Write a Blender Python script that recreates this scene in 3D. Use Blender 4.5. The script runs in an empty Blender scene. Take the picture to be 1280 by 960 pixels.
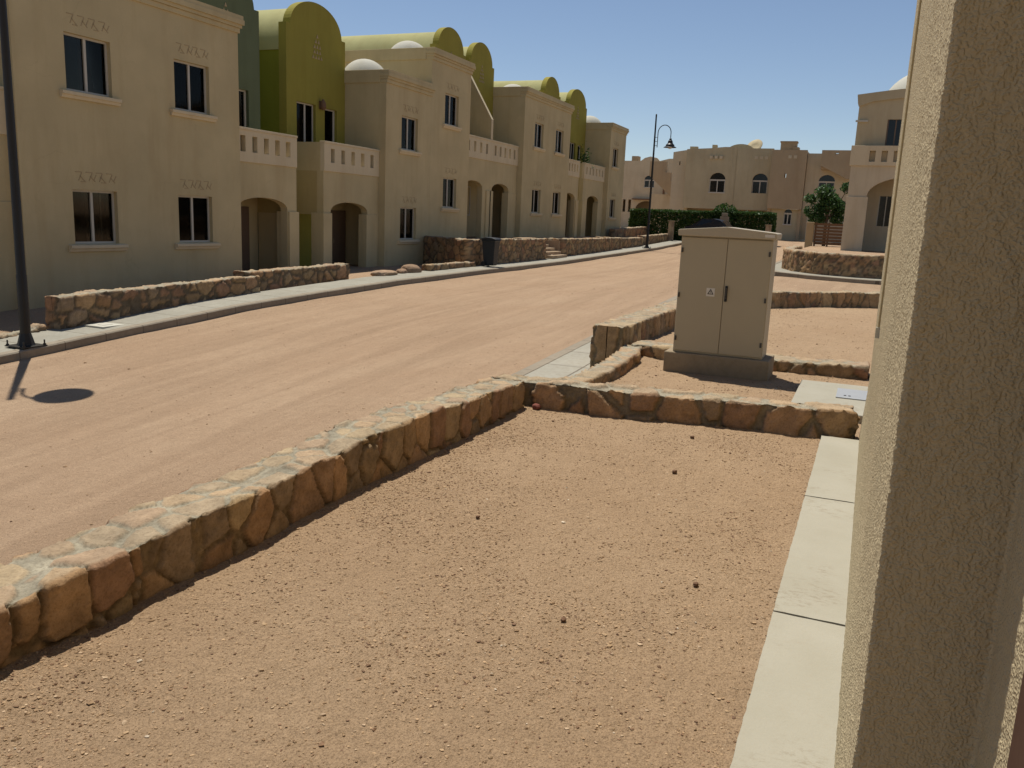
import bpy, bmesh, math, random
import numpy as np
from mathutils import Vector, Matrix
from mathutils.geometry import tessellate_polygon

random.seed(7)
rng = np.random.default_rng(11)
C = bpy.context.scene.collection
R = math.radians

# ------------------------------------------------------------------ helpers
ORG = {}

def link(name, me, mat, parent=None, loc=None):
    o = bpy.data.objects.new(name, me)
    C.objects.link(o)
    for m in (mat if isinstance(mat, (list, tuple)) else [mat]):
        me.materials.append(m)
    if parent is not None:
        o.parent = parent
        ORG[o.name] = ORG[parent.name]
    else:
        l = Vector(loc) if loc is not None else Vector((0, 0, 0))
        o.location = l
        ORG[o.name] = l
    return o

def tag(o, label=None, cat=None, group=None, kind=None):
    if label: o['label'] = label
    if cat: o['category'] = cat
    if group: o['group'] = group
    if kind: o['kind'] = kind
    return o

def thing(name, loc, label, cat, group=None):
    o = bpy.data.objects.new(name, None)
    o.empty_display_size = .2
    C.objects.link(o)
    o.location = loc
    ORG[o.name] = Vector(loc)
    return tag(o, label, cat, group)

def children(o):
    return [c for c in bpy.data.objects if c.parent == o]

def copy_tree(o, parent=None, loc=None):
    c = o.copy(); C.objects.link(c); c.parent = parent
    if loc is not None: c.location = loc
    for ch in children(o): copy_tree(ch, c)
    return c

class MB:
    def __init__(s): s.V = []; s.F = []; s.M = []
    def add(s, vs, fs, m=0):
        b = len(s.V); s.V += [tuple(v) for v in vs]
        s.F += [tuple(i + b for i in f) for f in fs]; s.M += [m] * len(fs)
    def box(s, x0, x1, y0, y1, z0, z1, m=0):
        s.add([(x0,y0,z0),(x1,y0,z0),(x1,y1,z0),(x0,y1,z0),(x0,y0,z1),(x1,y0,z1),(x1,y1,z1),(x0,y1,z1)],
              [(0,3,2,1),(4,5,6,7),(0,1,5,4),(1,2,6,5),(2,3,7,6),(3,0,4,7)], m)
    def ext(s, outer, holes, d0, d1, axis='y', m=0):
        """extrude a 2D outline (with holes) between d0 and d1 along an axis"""
        f = {'y': lambda p, d: (p[0], d, p[1]), 'x': lambda p, d: (d, p[0], p[1]), 'z': lambda p, d: (p[0], p[1], d)}[axis]
        loops = [outer] + list(holes)
        pts = [p for l in loops for p in l]
        tris = tessellate_polygon([[Vector((p[0], p[1], 0)) for p in l] for l in loops])
        n = len(pts)
        V = [f(p, d0) for p in pts] + [f(p, d1) for p in pts]
        F = [tuple(t) for t in tris] + [tuple(i + n for i in reversed(t)) for t in tris]
        b = 0
        for l in loops:
            k = len(l)
            for i in range(k):
                j = (i + 1) % k
                F.append((b + i, b + j, b + j + n, b + i + n))
            b += k
        s.add(V, F, m)
    def tube(s, pts, r, n=8, m=0, cap=True):
        pts = [Vector(p) for p in pts]
        rs = r if isinstance(r, (list, tuple)) else [r] * len(pts)
        V = []; F = []
        pa = None
        for i, p in enumerate(pts):
            d = (pts[min(i+1, len(pts)-1)] - pts[max(i-1, 0)]).normalized()
            if pa is None:
                a = d.cross(Vector((0, 0, 1)))
                if a.length < .01: a = d.cross(Vector((1, 0, 0)))
            else:
                a = pa - d * pa.dot(d)
            a.normalize(); pa = a; b = d.cross(a)
            for k in range(n):
                t = 2*math.pi*k/n
                V.append(p + (a*math.cos(t) + b*math.sin(t)) * rs[i])
        for i in range(len(pts)-1):
            for k in range(n):
                F.append((i*n+k, i*n+(k+1) % n, (i+1)*n+(k+1) % n, (i+1)*n+k))
        if cap:
            F.append(tuple(range(n))[::-1]); F.append(tuple(range((len(pts)-1)*n, len(pts)*n)))
        s.add(V, F, m)
    def lathe(s, prof, c, n=24, m=0):
        V = []; F = []
        for (r, z) in prof:
            for k in range(n):
                t = 2*math.pi*k/n
                V.append((c[0]+r*math.cos(t), c[1]+r*math.sin(t), c[2]+z))
        for i in range(len(prof)-1):
            for k in range(n):
                F.append((i*n+k, i*n+(k+1) % n, (i+1)*n+(k+1) % n, (i+1)*n+k))
        F.append(tuple(range(n))[::-1]); F.append(tuple(range((len(prof)-1)*n, len(prof)*n)))
        s.add(V, F, m)
    def build(s, name, mat, parent=None, loc=None, smooth=False, bevel=0, segs=2, angle=None):
        org = ORG[parent.name] if parent is not None else Vector(loc if loc is not None else (0, 0, 0))
        me = bpy.data.meshes.new(name)
        me.from_pydata([(v[0]-org[0], v[1]-org[1], v[2]-org[2]) for v in s.V], [], s.F)
        me.polygons.foreach_set('material_index', s.M)
        bm = bmesh.new(); bm.from_mesh(me)
        bmesh.ops.recalc_face_normals(bm, faces=bm.faces)
        if angle:
            bm.to_mesh(me); 
        bm.to_mesh(me); bm.free()
        if smooth or angle:
            me.polygons.foreach_set('use_smooth', [True]*len(me.polygons))
        if angle:
            try: me.set_sharp_from_angle(angle=R(angle))
            except Exception: pass
        o = link(name, me, mat, parent, org if parent is None else None)
        if bevel:
            md = o.modifiers.new('bevel', 'BEVEL'); md.width = bevel; md.segments = segs
            md.limit_method = 'ANGLE'; md.angle_limit = R(40)
        return o

def np_mesh(name, V, F, mat, parent=None, loc=(0,0,0), col=None, smooth=True):
    me = bpy.data.meshes.new(name)
    V = np.asarray(V, dtype=np.float32); F = np.asarray(F, dtype=np.int32)
    org = ORG[parent.name] if parent is not None else Vector(loc)
    V = V - np.array(org, dtype=np.float32)
    nf, k = F.shape
    me.vertices.add(len(V)); me.vertices.foreach_set('co', V.ravel())
    me.loops.add(nf*k); me.loops.foreach_set('vertex_index', F.ravel())
    me.polygons.add(nf)
    me.polygons.foreach_set('loop_start', np.arange(0, nf*k, k, dtype=np.int32))
    try: me.polygons.foreach_set('loop_total', np.full(nf, k, dtype=np.int32))
    except Exception: pass
    me.polygons.foreach_set('use_smooth', [smooth]*nf)
    if col is not None:
        a = me.color_attributes.new('Col', 'FLOAT_COLOR', 'POINT')
        c = np.ones((len(V), 4), dtype=np.float32); c[:, :3] = col
        a.data.foreach_set('color', c.ravel())
    me.update(); me.validate()
    return link(name, me, mat, parent, org if parent is None else None)

def grid_faces(nr, nc):
    i = np.arange(nr-1)[:, None]*nc + np.arange(nc-1)[None, :]
    i = i.ravel()
    return np.stack([i, i+1, i+nc+1, i+nc], 1)

# ---- numpy noise
def _hash(ix, iy, iz, k=0):
    n = (ix.astype(np.int64)*73856093) ^ (iy.astype(np.int64)*19349663) ^ (iz.astype(np.int64)*83492791) ^ (k*2654435761)
    n = (n ^ (n >> 13)) * 1274126177
    n = (n ^ (n >> 16)) & 0x7fffffff
    n = (n * 1103515245 + 12345) & 0x7fffffff
    return (n >> 7).astype(np.float64) / (0x7fffffff >> 7)

def vnoise(P, scale, k=0):
    Q = P*scale; I = np.floor(Q).astype(np.int64); f = Q-I; f = f*f*(3-2*f)
    r = 0
    for dx in (0, 1):
        for dy in (0, 1):
            for dz in (0, 1):
                w = (f[:, 0] if dx else 1-f[:, 0])*(f[:, 1] if dy else 1-f[:, 1])*(f[:, 2] if dz else 1-f[:, 2])
                r = r + w*_hash(I[:, 0]+dx, I[:, 1]+dy, I[:, 2]+dz, k)
    return r*2-1

def fbm(P, scale, o=3, k=0):
    r = 0; a = 1; t = 0
    for i in range(o):
        r = r + a*vnoise(P, scale*2.03**i, k+i); t += a; a *= .5
    return r/t

def worley(P, cell, k=0):
    Q = P/np.array(cell); I = np.floor(Q).astype(np.int64)
    n = len(P); F1 = np.full(n, 9.); F2 = np.full(n, 9.); ID = np.zeros(n)
    for dx in (-1, 0, 1):
        for dy in (-1, 0, 1):
            for dz in (-1, 0, 1):
                a, b, c = I[:, 0]+dx, I[:, 1]+dy, I[:, 2]+dz
                px = a+.1+.8*_hash(a, b, c, k+1); py = b+.1+.8*_hash(a, b, c, k+2); pz = c+.1+.8*_hash(a, b, c, k+3)
                d = np.sqrt((px-Q[:, 0])**2+(py-Q[:, 1])**2+(pz-Q[:, 2])**2)
                h = _hash(a, b, c, k+4)
                m = d < F1
                F2 = np.where(m, F1, np.minimum(F2, d)); ID = np.where(m, h, ID); F1 = np.where(m, d, F1)
    return F1, F2, ID

def sstep(x, a, b):
    t = np.clip((x-a)/(b-a), 0, 1); return t*t*(3-2*t)

# ------------------------------------------------------------------ materials
class NT:
    def __init__(s, name):
        s.m = bpy.data.materials.new(name); s.m.use_nodes = True
        s.t = s.m.node_tree; s.n = s.t.nodes; s.l = s.t.links
        s.b = s.n['Principled BSDF']
        g = s.n.new('ShaderNodeNewGeometry'); s.pos = g.outputs['Position']
    def node(s, ty, **kw):
        x = s.n.new(ty)
        for k, v in kw.items():
            if k in x.inputs.keys(): 
                if hasattr(v, 'is_output') : s.l.new(v, x.inputs[k])
                else: x.inputs[k].default_value = v
            else: setattr(x, k, v)
        return x
    def map(s, sc=(1, 1, 1), rot=(0, 0, 0)):
        x = s.n.new('ShaderNodeMapping'); s.l.new(s.pos, x.inputs['Vector'])
        x.inputs['Scale'].default_value = sc; x.inputs['Rotation'].default_value = rot
        return x.outputs[0]
    def noise(s, scale, det=4, rough=.55, vec=None, dist=0):
        x = s.n.new('ShaderNodeTexNoise'); s.l.new(vec or s.pos, x.inputs['Vector'])
        x.inputs['Scale'].default_value = scale; x.inputs['Detail'].default_value = det
        x.inputs['Roughness'].default_value = rough; x.inputs['Distortion'].default_value = dist
        return x.outputs['Fac']
    def voro(s, scale, feat='F1', out='Distance', vec=None, rnd=1):
        x = s.n.new('ShaderNodeTexVoronoi'); x.feature = feat; s.l.new(vec or s.pos, x.inputs['Vector'])
        x.inputs['Scale'].default_value = scale; x.inputs['Randomness'].default_value = rnd
        return x.outputs[out]
    def ramp(s, fac, stops, interp='LINEAR'):
        x = s.n.new('ShaderNodeValToRGB'); s.l.new(fac, x.inputs[0]); r = x.color_ramp; r.interpolation = interp
        while len(r.elements) < len(stops): r.elements.new(.5)
        for e, (p, c) in zip(r.elements, stops):
            e.position = p; e.color = (c, c, c, 1) if not isinstance(c, tuple) else (*c, 1)
        return x.outputs[0]
    def mix(s, fac, a, b, mode='MIX'):
        x = s.n.new('ShaderNodeMix'); x.data_type = 'RGBA'; x.blend_type = mode
        ins = [i for i in x.inputs if i.type == 'RGBA']
        for sock, v in ((x.inputs[0], fac), (ins[0], a), (ins[1], b)):
            if hasattr(v, 'is_output'): s.l.new(v, sock)
            elif isinstance(v, tuple): sock.default_value = (*v, 1)
            else: sock.default_value = v
        return [o for o in x.outputs if o.type == 'RGBA'][0]
    def math(s, op, a, b=0.):
        x = s.n.new('ShaderNodeMath'); x.operation = op
        for i, v in enumerate((a, b)):
            if hasattr(v, 'is_output'): s.l.new(v, x.inputs[i])
            else: x.inputs[i].default_value = v
        return x.outputs[0]
    def bump(s, h, dist, strength=1., prev=None):
        x = s.n.new('ShaderNodeBump'); s.l.new(h, x.inputs['Height'])
        x.inputs['Distance'].default_value = dist; x.inputs['Strength'].default_value = strength
        if prev is not None: s.l.new(prev, x.inputs['Normal'])
        return x.outputs[0]
    def out(s, col=None, rough=.8, normal=None, spec=.3, metal=0):
        if col is not None:
            if hasattr(col, 'is_output'): s.l.new(col, s.b.inputs['Base Color'])
            else: s.b.inputs['Base Color'].default_value = (*col, 1)
        if hasattr(rough, 'is_output'): s.l.new(rough, s.b.inputs['Roughness'])
        else: s.b.inputs['Roughness'].default_value = rough
        s.b.inputs['Specular IOR Level'].default_value = spec
        s.b.inputs['Metallic'].default_value = metal
        if normal is not None: s.l.new(normal, s.b.inputs['Normal'])
        return s.m

def sc3(c, f): return tuple(min(1, v*f) for v in c)

def stucco(name, c, var=.12, bump=.004, bscale=45, grain=.12):
    m = NT(name)
    n1 = m.noise(.7, 5, .6)
    col = m.mix(m.ramp(n1, [(.3, 0.), (.7, 1.)]), sc3(c, 1-var), sc3(c, 1+var*.6))
    st = m.noise(1.0, 5, .65, m.map((2.6, 2.6, .35)))
    col = m.mix(m.ramp(st, [(.48, 0.), (.75, .55)]), col, sc3((c[0]*.80, c[1]*.74, c[2]*.68), 1))
    g = m.noise(bscale*2.2, 3, .7)
    col = m.mix(m.ramp(g, [(.35, grain), (.6, 0.)]), col, sc3(c, .55))
    ck = m.n.new('ShaderNodeTexVoronoi'); ck.feature = 'DISTANCE_TO_EDGE'; ck.inputs['Scale'].default_value = .45
    wv = m.n.new('ShaderNodeVectorMath'); wv.operation = 'ADD'
    nz = m.n.new('ShaderNodeTexNoise'); m.l.new(m.pos, nz.inputs['Vector']); nz.inputs['Scale'].default_value = 1.6; nz.inputs['Detail'].default_value = 5
    m.l.new(m.pos, wv.inputs[0]); m.l.new(nz.outputs['Color'], wv.inputs[1]); m.l.new(wv.outputs[0], ck.inputs['Vector'])
    cm = m.math('MULTIPLY', m.ramp(ck.outputs['Distance'], [(0., .22), (.005, 0.)]), m.ramp(m.noise(.5, 2), [(.5, 0.), (.6, 1.)]))
    col = m.mix(cm, col, sc3(c, .5))
    h = m.math('ADD', m.noise(bscale, 4, .7), m.math('MULTIPLY', m.noise(3, 3), .8))
    return m.out(col, .92, m.bump(h, bump), .15)

def plain(name, c, rough=.6, var=.08, bump=.001, scale=30, metal=0, spec=.3):
    m = NT(name)
    col = m.mix(m.noise(scale*.15, 4), sc3(c, 1-var), sc3(c, 1+var))
    return m.out(col, rough, m.bump(m.noise(scale, 4), bump), spec, metal)

M = {}
M['cream'] = stucco('cream_stucco', (.51, .42, .24))
M['cream_light'] = stucco('pale_cream_stucco', (.60, .505, .335), .06, .002)
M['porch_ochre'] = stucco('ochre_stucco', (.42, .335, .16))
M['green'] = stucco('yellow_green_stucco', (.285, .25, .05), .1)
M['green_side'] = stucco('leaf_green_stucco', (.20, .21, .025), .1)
M['teal'] = stucco('dull_green_stucco', (.13, .155, .085), .1)
M['vault'] = stucco('pale_olive_stucco', (.37, .355, .165), .12)
M['white'] = stucco('white_plaster', (.48, .465, .39), .05, .002)
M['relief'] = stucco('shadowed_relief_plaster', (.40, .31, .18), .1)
M['far1'] = stucco('far_tan_stucco', (.46, .39, .25), .1)
M['far2'] = stucco('far_brown_stucco', (.40, .305, .19), .1)
M['far3'] = stucco('far_pink_stucco', (.55, .465, .32), .1)
def m_near():
    m = NT('coarse_stucco'); c = (.46, .38, .235)
    col = m.mix(m.ramp(m.noise(.9, 5, .6), [(.3, 0.), (.7, 1.)]), sc3(c, .92), sc3(c, 1.05))
    v1 = m.voro(185); v2 = m.voro(340)
    n = m.noise(120, 2, .5)
    col = m.mix(m.ramp(m.math('MULTIPLY', v1, m.math('ADD', n, .5)), [(.45, 0.), (.8, .14)]), col, sc3(c, .65))
    h = m.math('ADD', m.ramp(m.noise(150, 1, .3), [(.42, 0.), (.66, 1.)]), m.math('MULTIPLY', m.ramp(m.noise(75, 2, .4), [(.45, 0.), (.7, 1.)]), .8))
    h = m.math('ADD', h, m.math('MULTIPLY', m.noise(16, 3, .6), .8))
    return m.out(col, .95, m.bump(h, .0016), .12)
M['near'] = m_near()
M['frame'] = plain('white_aluminium', (.47, .435, .36), .45)
M['darkwood'] = plain('dark_wood', (.15, .10, .065), .5)
M['redwood'] = plain('red_brown_wood', (.07, .032, .022), .5)
M['slatwood'] = plain('brown_timber', (.16, .09, .05), .7)
M['iron'] = plain('black_paint', (.022, .020, .016), .45)
M['bolt'] = plain('dark_steel', (.05, .05, .05), .45, metal=.6)
M['lampglass'] = plain('frosted_glass', (.55, .55, .52), .3)
M['curtain'] = plain('curtain_cloth', (.42, .37, .31), .9)
M['cabinet'] = plain('beige_cabinet_paint', (.39, .33, .22), .48, .04, .0006, 20)
M['cabinet_top'] = plain('beige_roof_paint', (.40, .34, .235), .45, .05, .0006, 20)
M['sticker'] = plain('sticker_white', (.6, .56, .48), .5)
M['black'] = plain('black_rubber', (.015, .015, .015), .6)
M['bin'] = plain('black_bin_plastic', (.018, .022, .026), .5)
M['carpaint'] = plain('dark_blue_paint', (.010, .013, .022), .3, .02, 0, spec=.5)
M['carglass'] = plain('car_glass', (.008, .009, .010), .12, .02, 0, spec=.35)
M['chrome'] = plain('chrome', (.6, .6, .6), .2, metal=1)
M['bark'] = plain('bark', (.14, .10, .065), .9, .2, .01)
M['hinge'] = plain('hinge_metal', (.06, .055, .045), .5)

def m_glass():
    m = NT('window_glass')
    n = m.n; gl = n.new('ShaderNodeBsdfGlossy'); gl.inputs['Roughness'].default_value = .06
    gl.inputs['Color'].default_value = (.28, .27, .26, 1)
    tr = n.new('ShaderNodeBsdfTransparent'); tr.inputs['Color'].default_value = (.62, .60, .55, 1)
    fr = n.new('ShaderNodeFresnel'); fr.inputs['IOR'].default_value = 1.5
    mx = n.new('ShaderNodeMixShader')
    bp = m.bump(m.noise(1.2, 1), .0006)
    m.l.new(bp, gl.inputs['Normal'])
    m.l.new(fr.outputs[0], mx.inputs[0]); m.l.new(tr.outputs[0], mx.inputs[1]); m.l.new(gl.outputs[0], mx.inputs[2])
    m.l.new(mx.outputs[0], n['Material Output'].inputs['Surface'])
    return m.m
M['glass'] = m_glass()

def m_dirt(name, a, b, streak=0., fine=1.):
    m = NT(name)
    n1 = m.noise(.45, 6, .62, dist=.3)
    col = m.mix(m.ramp(n1, [(.32, 0.), (.68, 1.)]), a, b)
    n2 = m.noise(5.5, 5, .7)
    col = m.mix(m.ramp(n2, [(.35, .35), (.6, 0.)]), col, sc3(a, .78))
    if streak:
        v = m.map((.16, 1.9, 1), (0, 0, R(4)))
        s1 = m.noise(1.1, 5, .6, v, .6)
        col = m.mix(m.ramp(s1, [(.36, .6), (.58, 0.)]), col, sc3(a, .78))
        v2 = m.map((.10, 3.6, 1), (0, 0, R(-2)))
        s2 = m.noise(1.4, 4, .6, v2, .4)
        col = m.mix(m.ramp(s2, [(.54, 0.), (.75, .35)]), col, sc3(b, 1.10))
    # grains and little stones
    g = m.noise(95*fine, 3, .8)
    col = m.mix(m.ramp(g, [(.38, .7), (.52, 0.)]), col, sc3(a, .45))
    g2 = m.noise(42*fine, 3, .75)
    col = m.mix(m.ramp(g2, [(.55, 0.), (.72, .5)]), col, sc3(b, 1.22))
    vr = m.voro(26*fine)
    dots = m.ramp(vr, [(.10, .75), (.17, 0.)])
    msk = m.ramp(m.noise(3.3, 3), [(.5, 0.), (.64, 1.)])
    col = m.mix(m.math('MULTIPLY', dots, msk), col, sc3(a, .55))
    h = m.math('ADD', m.math('MULTIPLY', m.noise(70*fine, 5, .75), 1.), m.math('MULTIPLY', m.noise(7, 5, .6), 2.2))
    h = m.math('SUBTRACT', h, m.math('MULTIPLY', vr, .5))
    return m.out(col, .97, m.bump(h, .014), .08)

M['road'] = m_dirt('packed_dirt', (.365, .250, .158), (.415, .298, .194), 1., 1.)
M['yard'] = m_dirt('gravelly_soil', (.37, .252, .150), (.42, .298, .184), 0, 1.3)
M['ground'] = m_dirt('desert_ground', (.37, .252, .158), (.42, .30, .195), 0, .8)

def m_attr(name, rough=.9, bscale=35, bump=.006):
    m = NT(name)
    a = m.n.new('ShaderNodeAttribute'); a.attribute_name = 'Col'
    n = m.noise(9, 6, .7)
    col = m.mix(1., a.outputs['Color'], m.ramp(n, [(.25, .68), (.75, 1.22)]), 'MULTIPLY')
    g = m.noise(60, 4, .75)
    col = m.mix(m.ramp(g, [(.36, .45), (.52, 0.)]), col, m.mix(1., col, (.5, .47, .43), 'MULTIPLY'))
    h = m.math('ADD', m.noise(bscale, 6, .75), m.math('MULTIPLY', m.noise(9, 4, .6), 1.6))
    return m.out(col, rough, m.bump(h, bump*1.6), .12)
M['stone'] = m_attr('fieldstone')
M['pebble'] = m_attr('pebble', .95, 60, .001)

def m_concrete(name, c, jx=0., jy=0., jw=.012, off=(0, 0)):
    m = NT(name)
    col = m.mix(m.ramp(m.noise(1.4, 6, .65), [(.3, 0.), (.7, 1.)]), sc3(c, .84), sc3(c, 1.06))
    col = m.mix(m.ramp(m.noise(14, 5, .7), [(.36, .4), (.55, 0.)]), col, sc3((c[0], c[1]*.93, c[2]*.84), .72))
    h = m.noise(70, 5, .7)
    if jx or jy:
        sp = m.n.new('ShaderNodeSeparateXYZ'); m.l.new(m.pos, sp.inputs[0])
        jm = None
        for (k, p, o) in ((0, jx, off[0]), (1, jy, off[1])):
            if not p: continue
            wob = m.math('MULTIPLY', m.math('SUBTRACT', m.noise(6, 3), .5), .02)
            u = m.math('ADD', m.math('ADD', sp.outputs[k], 1000*p-o), wob)
            f = m.math('ABSOLUTE', m.math('SUBTRACT', m.math('MODULO', u, p), p/2))
            j = m.math('GREATER_THAN', f, p/2-jw/2)
            jm = j if jm is None else m.math('MAXIMUM', jm, j)
        col = m.mix(m.math('MULTIPLY', jm, .75), col, (.10, .075, .05))
        h = m.math('SUBTRACT', h, m.math('MULTIPLY', jm, 2.))
    return m.out(col, .85, m.bump(h, .003), .2)
M['pave'] = m_concrete('pavement_concrete', (.30, .285, .23), 1.02, .0, .02)
M['pave2'] = m_concrete('pavement_slabs', (.325, .305, .245), .98, .62, .022, (.3, .12))
M['kerb'] = m_concrete('kerb_concrete', (.27, .23, .17), .8, 0, .014)
M['slab'] = m_concrete('slab_concrete', (.56, .52, .41))
M['plinth'] = m_concrete('plinth_concrete', (.27, .215, .14))

def m_leaf(name, a, b):
    m = NT(name)
    oi = m.n.new('ShaderNodeObjectInfo')
    col = m.mix(m.ramp(m.noise(2.4, 4), [(.35, 0.), (.65, 1.)]), a, b)
    col = m.mix(m.ramp(m.noise(14, 2), [(.4, 0.), (.7, .5)]), col, sc3(b, 1.35))
    m.b.inputs['Transmission Weight'].default_value = 0
    m.out(col, .55, None, .3)
    tl = m.n.new('ShaderNodeBsdfTranslucent'); m.l.new(col, tl.inputs['Color'])
    mx = m.n.new('ShaderNodeMixShader'); mx.inputs[0].default_value = .3
    m.l.new(m.b.outputs[0], mx.inputs[1]); m.l.new(tl.outputs[0], mx.inputs[2])
    m.l.new(mx.outputs[0], m.n['Material Output'].inputs['Surface'])
    return m.m
M['leaf'] = m_leaf('hedge_leaves', (.030, .062, .012), (.055, .105, .022))
M['leaf2'] = m_leaf('tree_leaves', (.032, .075, .022), (.06, .12, .035))

# ------------------------------------------------------------------ terrain
XR = [-60, 0, 8.4, 9.87, 11.6, 13.7, 16.5, 20.2, 25.4, 33, 40, 50, 60, 72, 90, 400]
ZR = [-3.2, -1.40, -.90, -.80, -.69, -.56, -.46, -.36, -.30, -.25, -.13, .05, .35, .78, .9, 1.0]
XO = [-60, 0, 5, 8, 10, 12.4, 15, 18.6, 22, 29, 40, 50, 60, 72, 90, 400]
ZO = [-3.0, -1.3, -.75, -.36, -.28, -.20, -.13, -.02, .05, .12, .16, .25, .45, .80, .9, 1.0]
def zr(x): return np.interp(x, XR, ZR)
def zo(x): return np.interp(x, XO, ZO)
def T(x, y):
    x = np.asarray(x, float); y = np.asarray(y, float)
    a, b = zo(x), zr(x)
    t = np.clip((y-3.6)/4.6, 0, 1)
    z = a*(1-t)+b*t
    z = np.where(y > 12.9, b+.06, z)
    yard = (y < 2.6) & (x < 20.2)
    return np.where(yard, -.06, z)

def sheet(name, xs, ys, zf, mat, kind='structure', disp=0., dsc=1.5, oct=4, k=0):
    X, Y = np.meshgrid(xs, ys, indexing='ij')
    P = np.stack([X.ravel(), Y.ravel(), np.zeros(X.size)], 1)
    Z = zf(P[:, 0], P[:, 1])
    if disp: Z = Z+disp*fbm(P, dsc, oct, k)
    P[:, 2] = Z
    f = grid_faces(len(xs), len(ys))[:, ::-1]
    o = np_mesh(name, P, f, mat)
    return tag(o, kind=kind)

xs = np.unique(np.concatenate([np.linspace(-400, -20, 20), np.arange(-20, 100, .5), np.linspace(100, 500, 30)]))
ys = np.unique(np.concatenate([np.linspace(-400, -20, 20), np.arange(-20, 30, .5), np.linspace(30, 400, 30), [2.55, 2.65]]))
sheet('ground', xs, ys, lambda x, y: T(x, y)-.05, M['ground'])
sheet('road', np.concatenate([np.arange(-14, 24, .12), np.arange(24, 70, .4)]), np.linspace(2.85, 11.86, 76),
      lambda x, y: T(x, np.maximum(y, 3.0)), M['road'], disp=.022, dsc=.55)
sheet('cross_street', np.arange(20.25, 28.2, .15), np.arange(-14, 2.86, .2),
      lambda x, y: zo(x)+.0, M['road'], disp=.02, dsc=.6, k=5)

# left kerb and pavement -------------------------------------------------
def strip(name, xs, prof, mat, zf, kind='structure', wob=0.004):
    """extrude profile [(y, dz)] along x; y may be a function of x"""
    V = []; n = len(prof)
    for x in xs:
        for (y, dz) in prof:
            V.append((x, y(x) if callable(y) else y, float(zf(x))+dz))
    V = np.array(V)
    V[:, 2] += wob*vnoise(V*np.array([1, 1, 0]), 3.1, 9); V[:, 1] += wob*vnoise(V*np.array([1, 0, 1]), 2.3, 4)
    o = np_mesh(name, V, grid_faces(len(xs), n), mat, smooth=False)
    return tag(o, kind=kind)
xk = np.arange(-12, 66, .25)
K = 11.8
strip('kerb', xk, [(K, -.15), (K, .125), (K+.02, .145), (K+.16, .15), (K+.165, .10)], M['kerb'], zr)
strip('pavement', xk, [(K+.16, .0), (K+.162, .142), (K+1.15, .146), (K+1.16, .0)], M['pave'], zr)
# right-hand pavement beyond the near wall
xk2 = np.arange(-14, 20.3, .25)
yk = lambda x: 3.84+.01*(x-8)
strip('kerb_right', xk2, [(yk, -.15), (yk, .035), (lambda x: yk(x)-.02, .045), (lambda x: yk(x)-.16, .045), (lambda x: yk(x)-.165, 0)], M['kerb'], zo)
strip('pavement_right', xk2, [(lambda x: yk(x)-.16, .0), (lambda x: yk(x)-.162, .04), (2.7, .042), (2.69, -.05)], M['pave2'], zo)
# pavement with kerb round the corner of the far right house
def ribbon(name, path, w0, w1, zf, top, mat, drop=.2):
    """flat ribbon following a path; offsets w0..w1 to the left of travel"""
    pts = [Vector(p) for p in path]; fine = []
    for a, b in zip(pts[:-1], pts[1:]):
        n = max(1, int((b-a).length/.3))
        for i in range(n): fine.append(a.lerp(b, i/n))
    fine.append(pts[-1]); V = []
    for i, p in enumerate(fine):
        d = (fine[min(i+2, len(fine)-1)]-fine[max(i-2, 0)]).normalized(); nn = Vector((-d.y, d.x))
        for (w, dz) in ((w0, -drop), (w0, top-.015), (w0+(.015 if w1 > w0 else -.015), top), (w1, top), (w1, -drop)):
            q = p+nn*w; V.append((q.x, q.y, float(zf(q.x))+dz))
    o = np_mesh(name, V, grid_faces(len(fine), 5), mat, smooth=False)
    return tag(o, kind='structure')
corner = [(27.0, -14), (27.1, -1), (27.3, .5), (27.8, 1.8), (28.6, 2.8), (30.2, 3.3), (33, 3.5), (40, 3.6), (66, 3.7)]
ribbon('kerb_corner', corner, 0, -.16, zo, .13, M['kerb'])
ribbon('pavement_corner', corner, -.162, -1.5, zo, .126, M['pave'])

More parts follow.
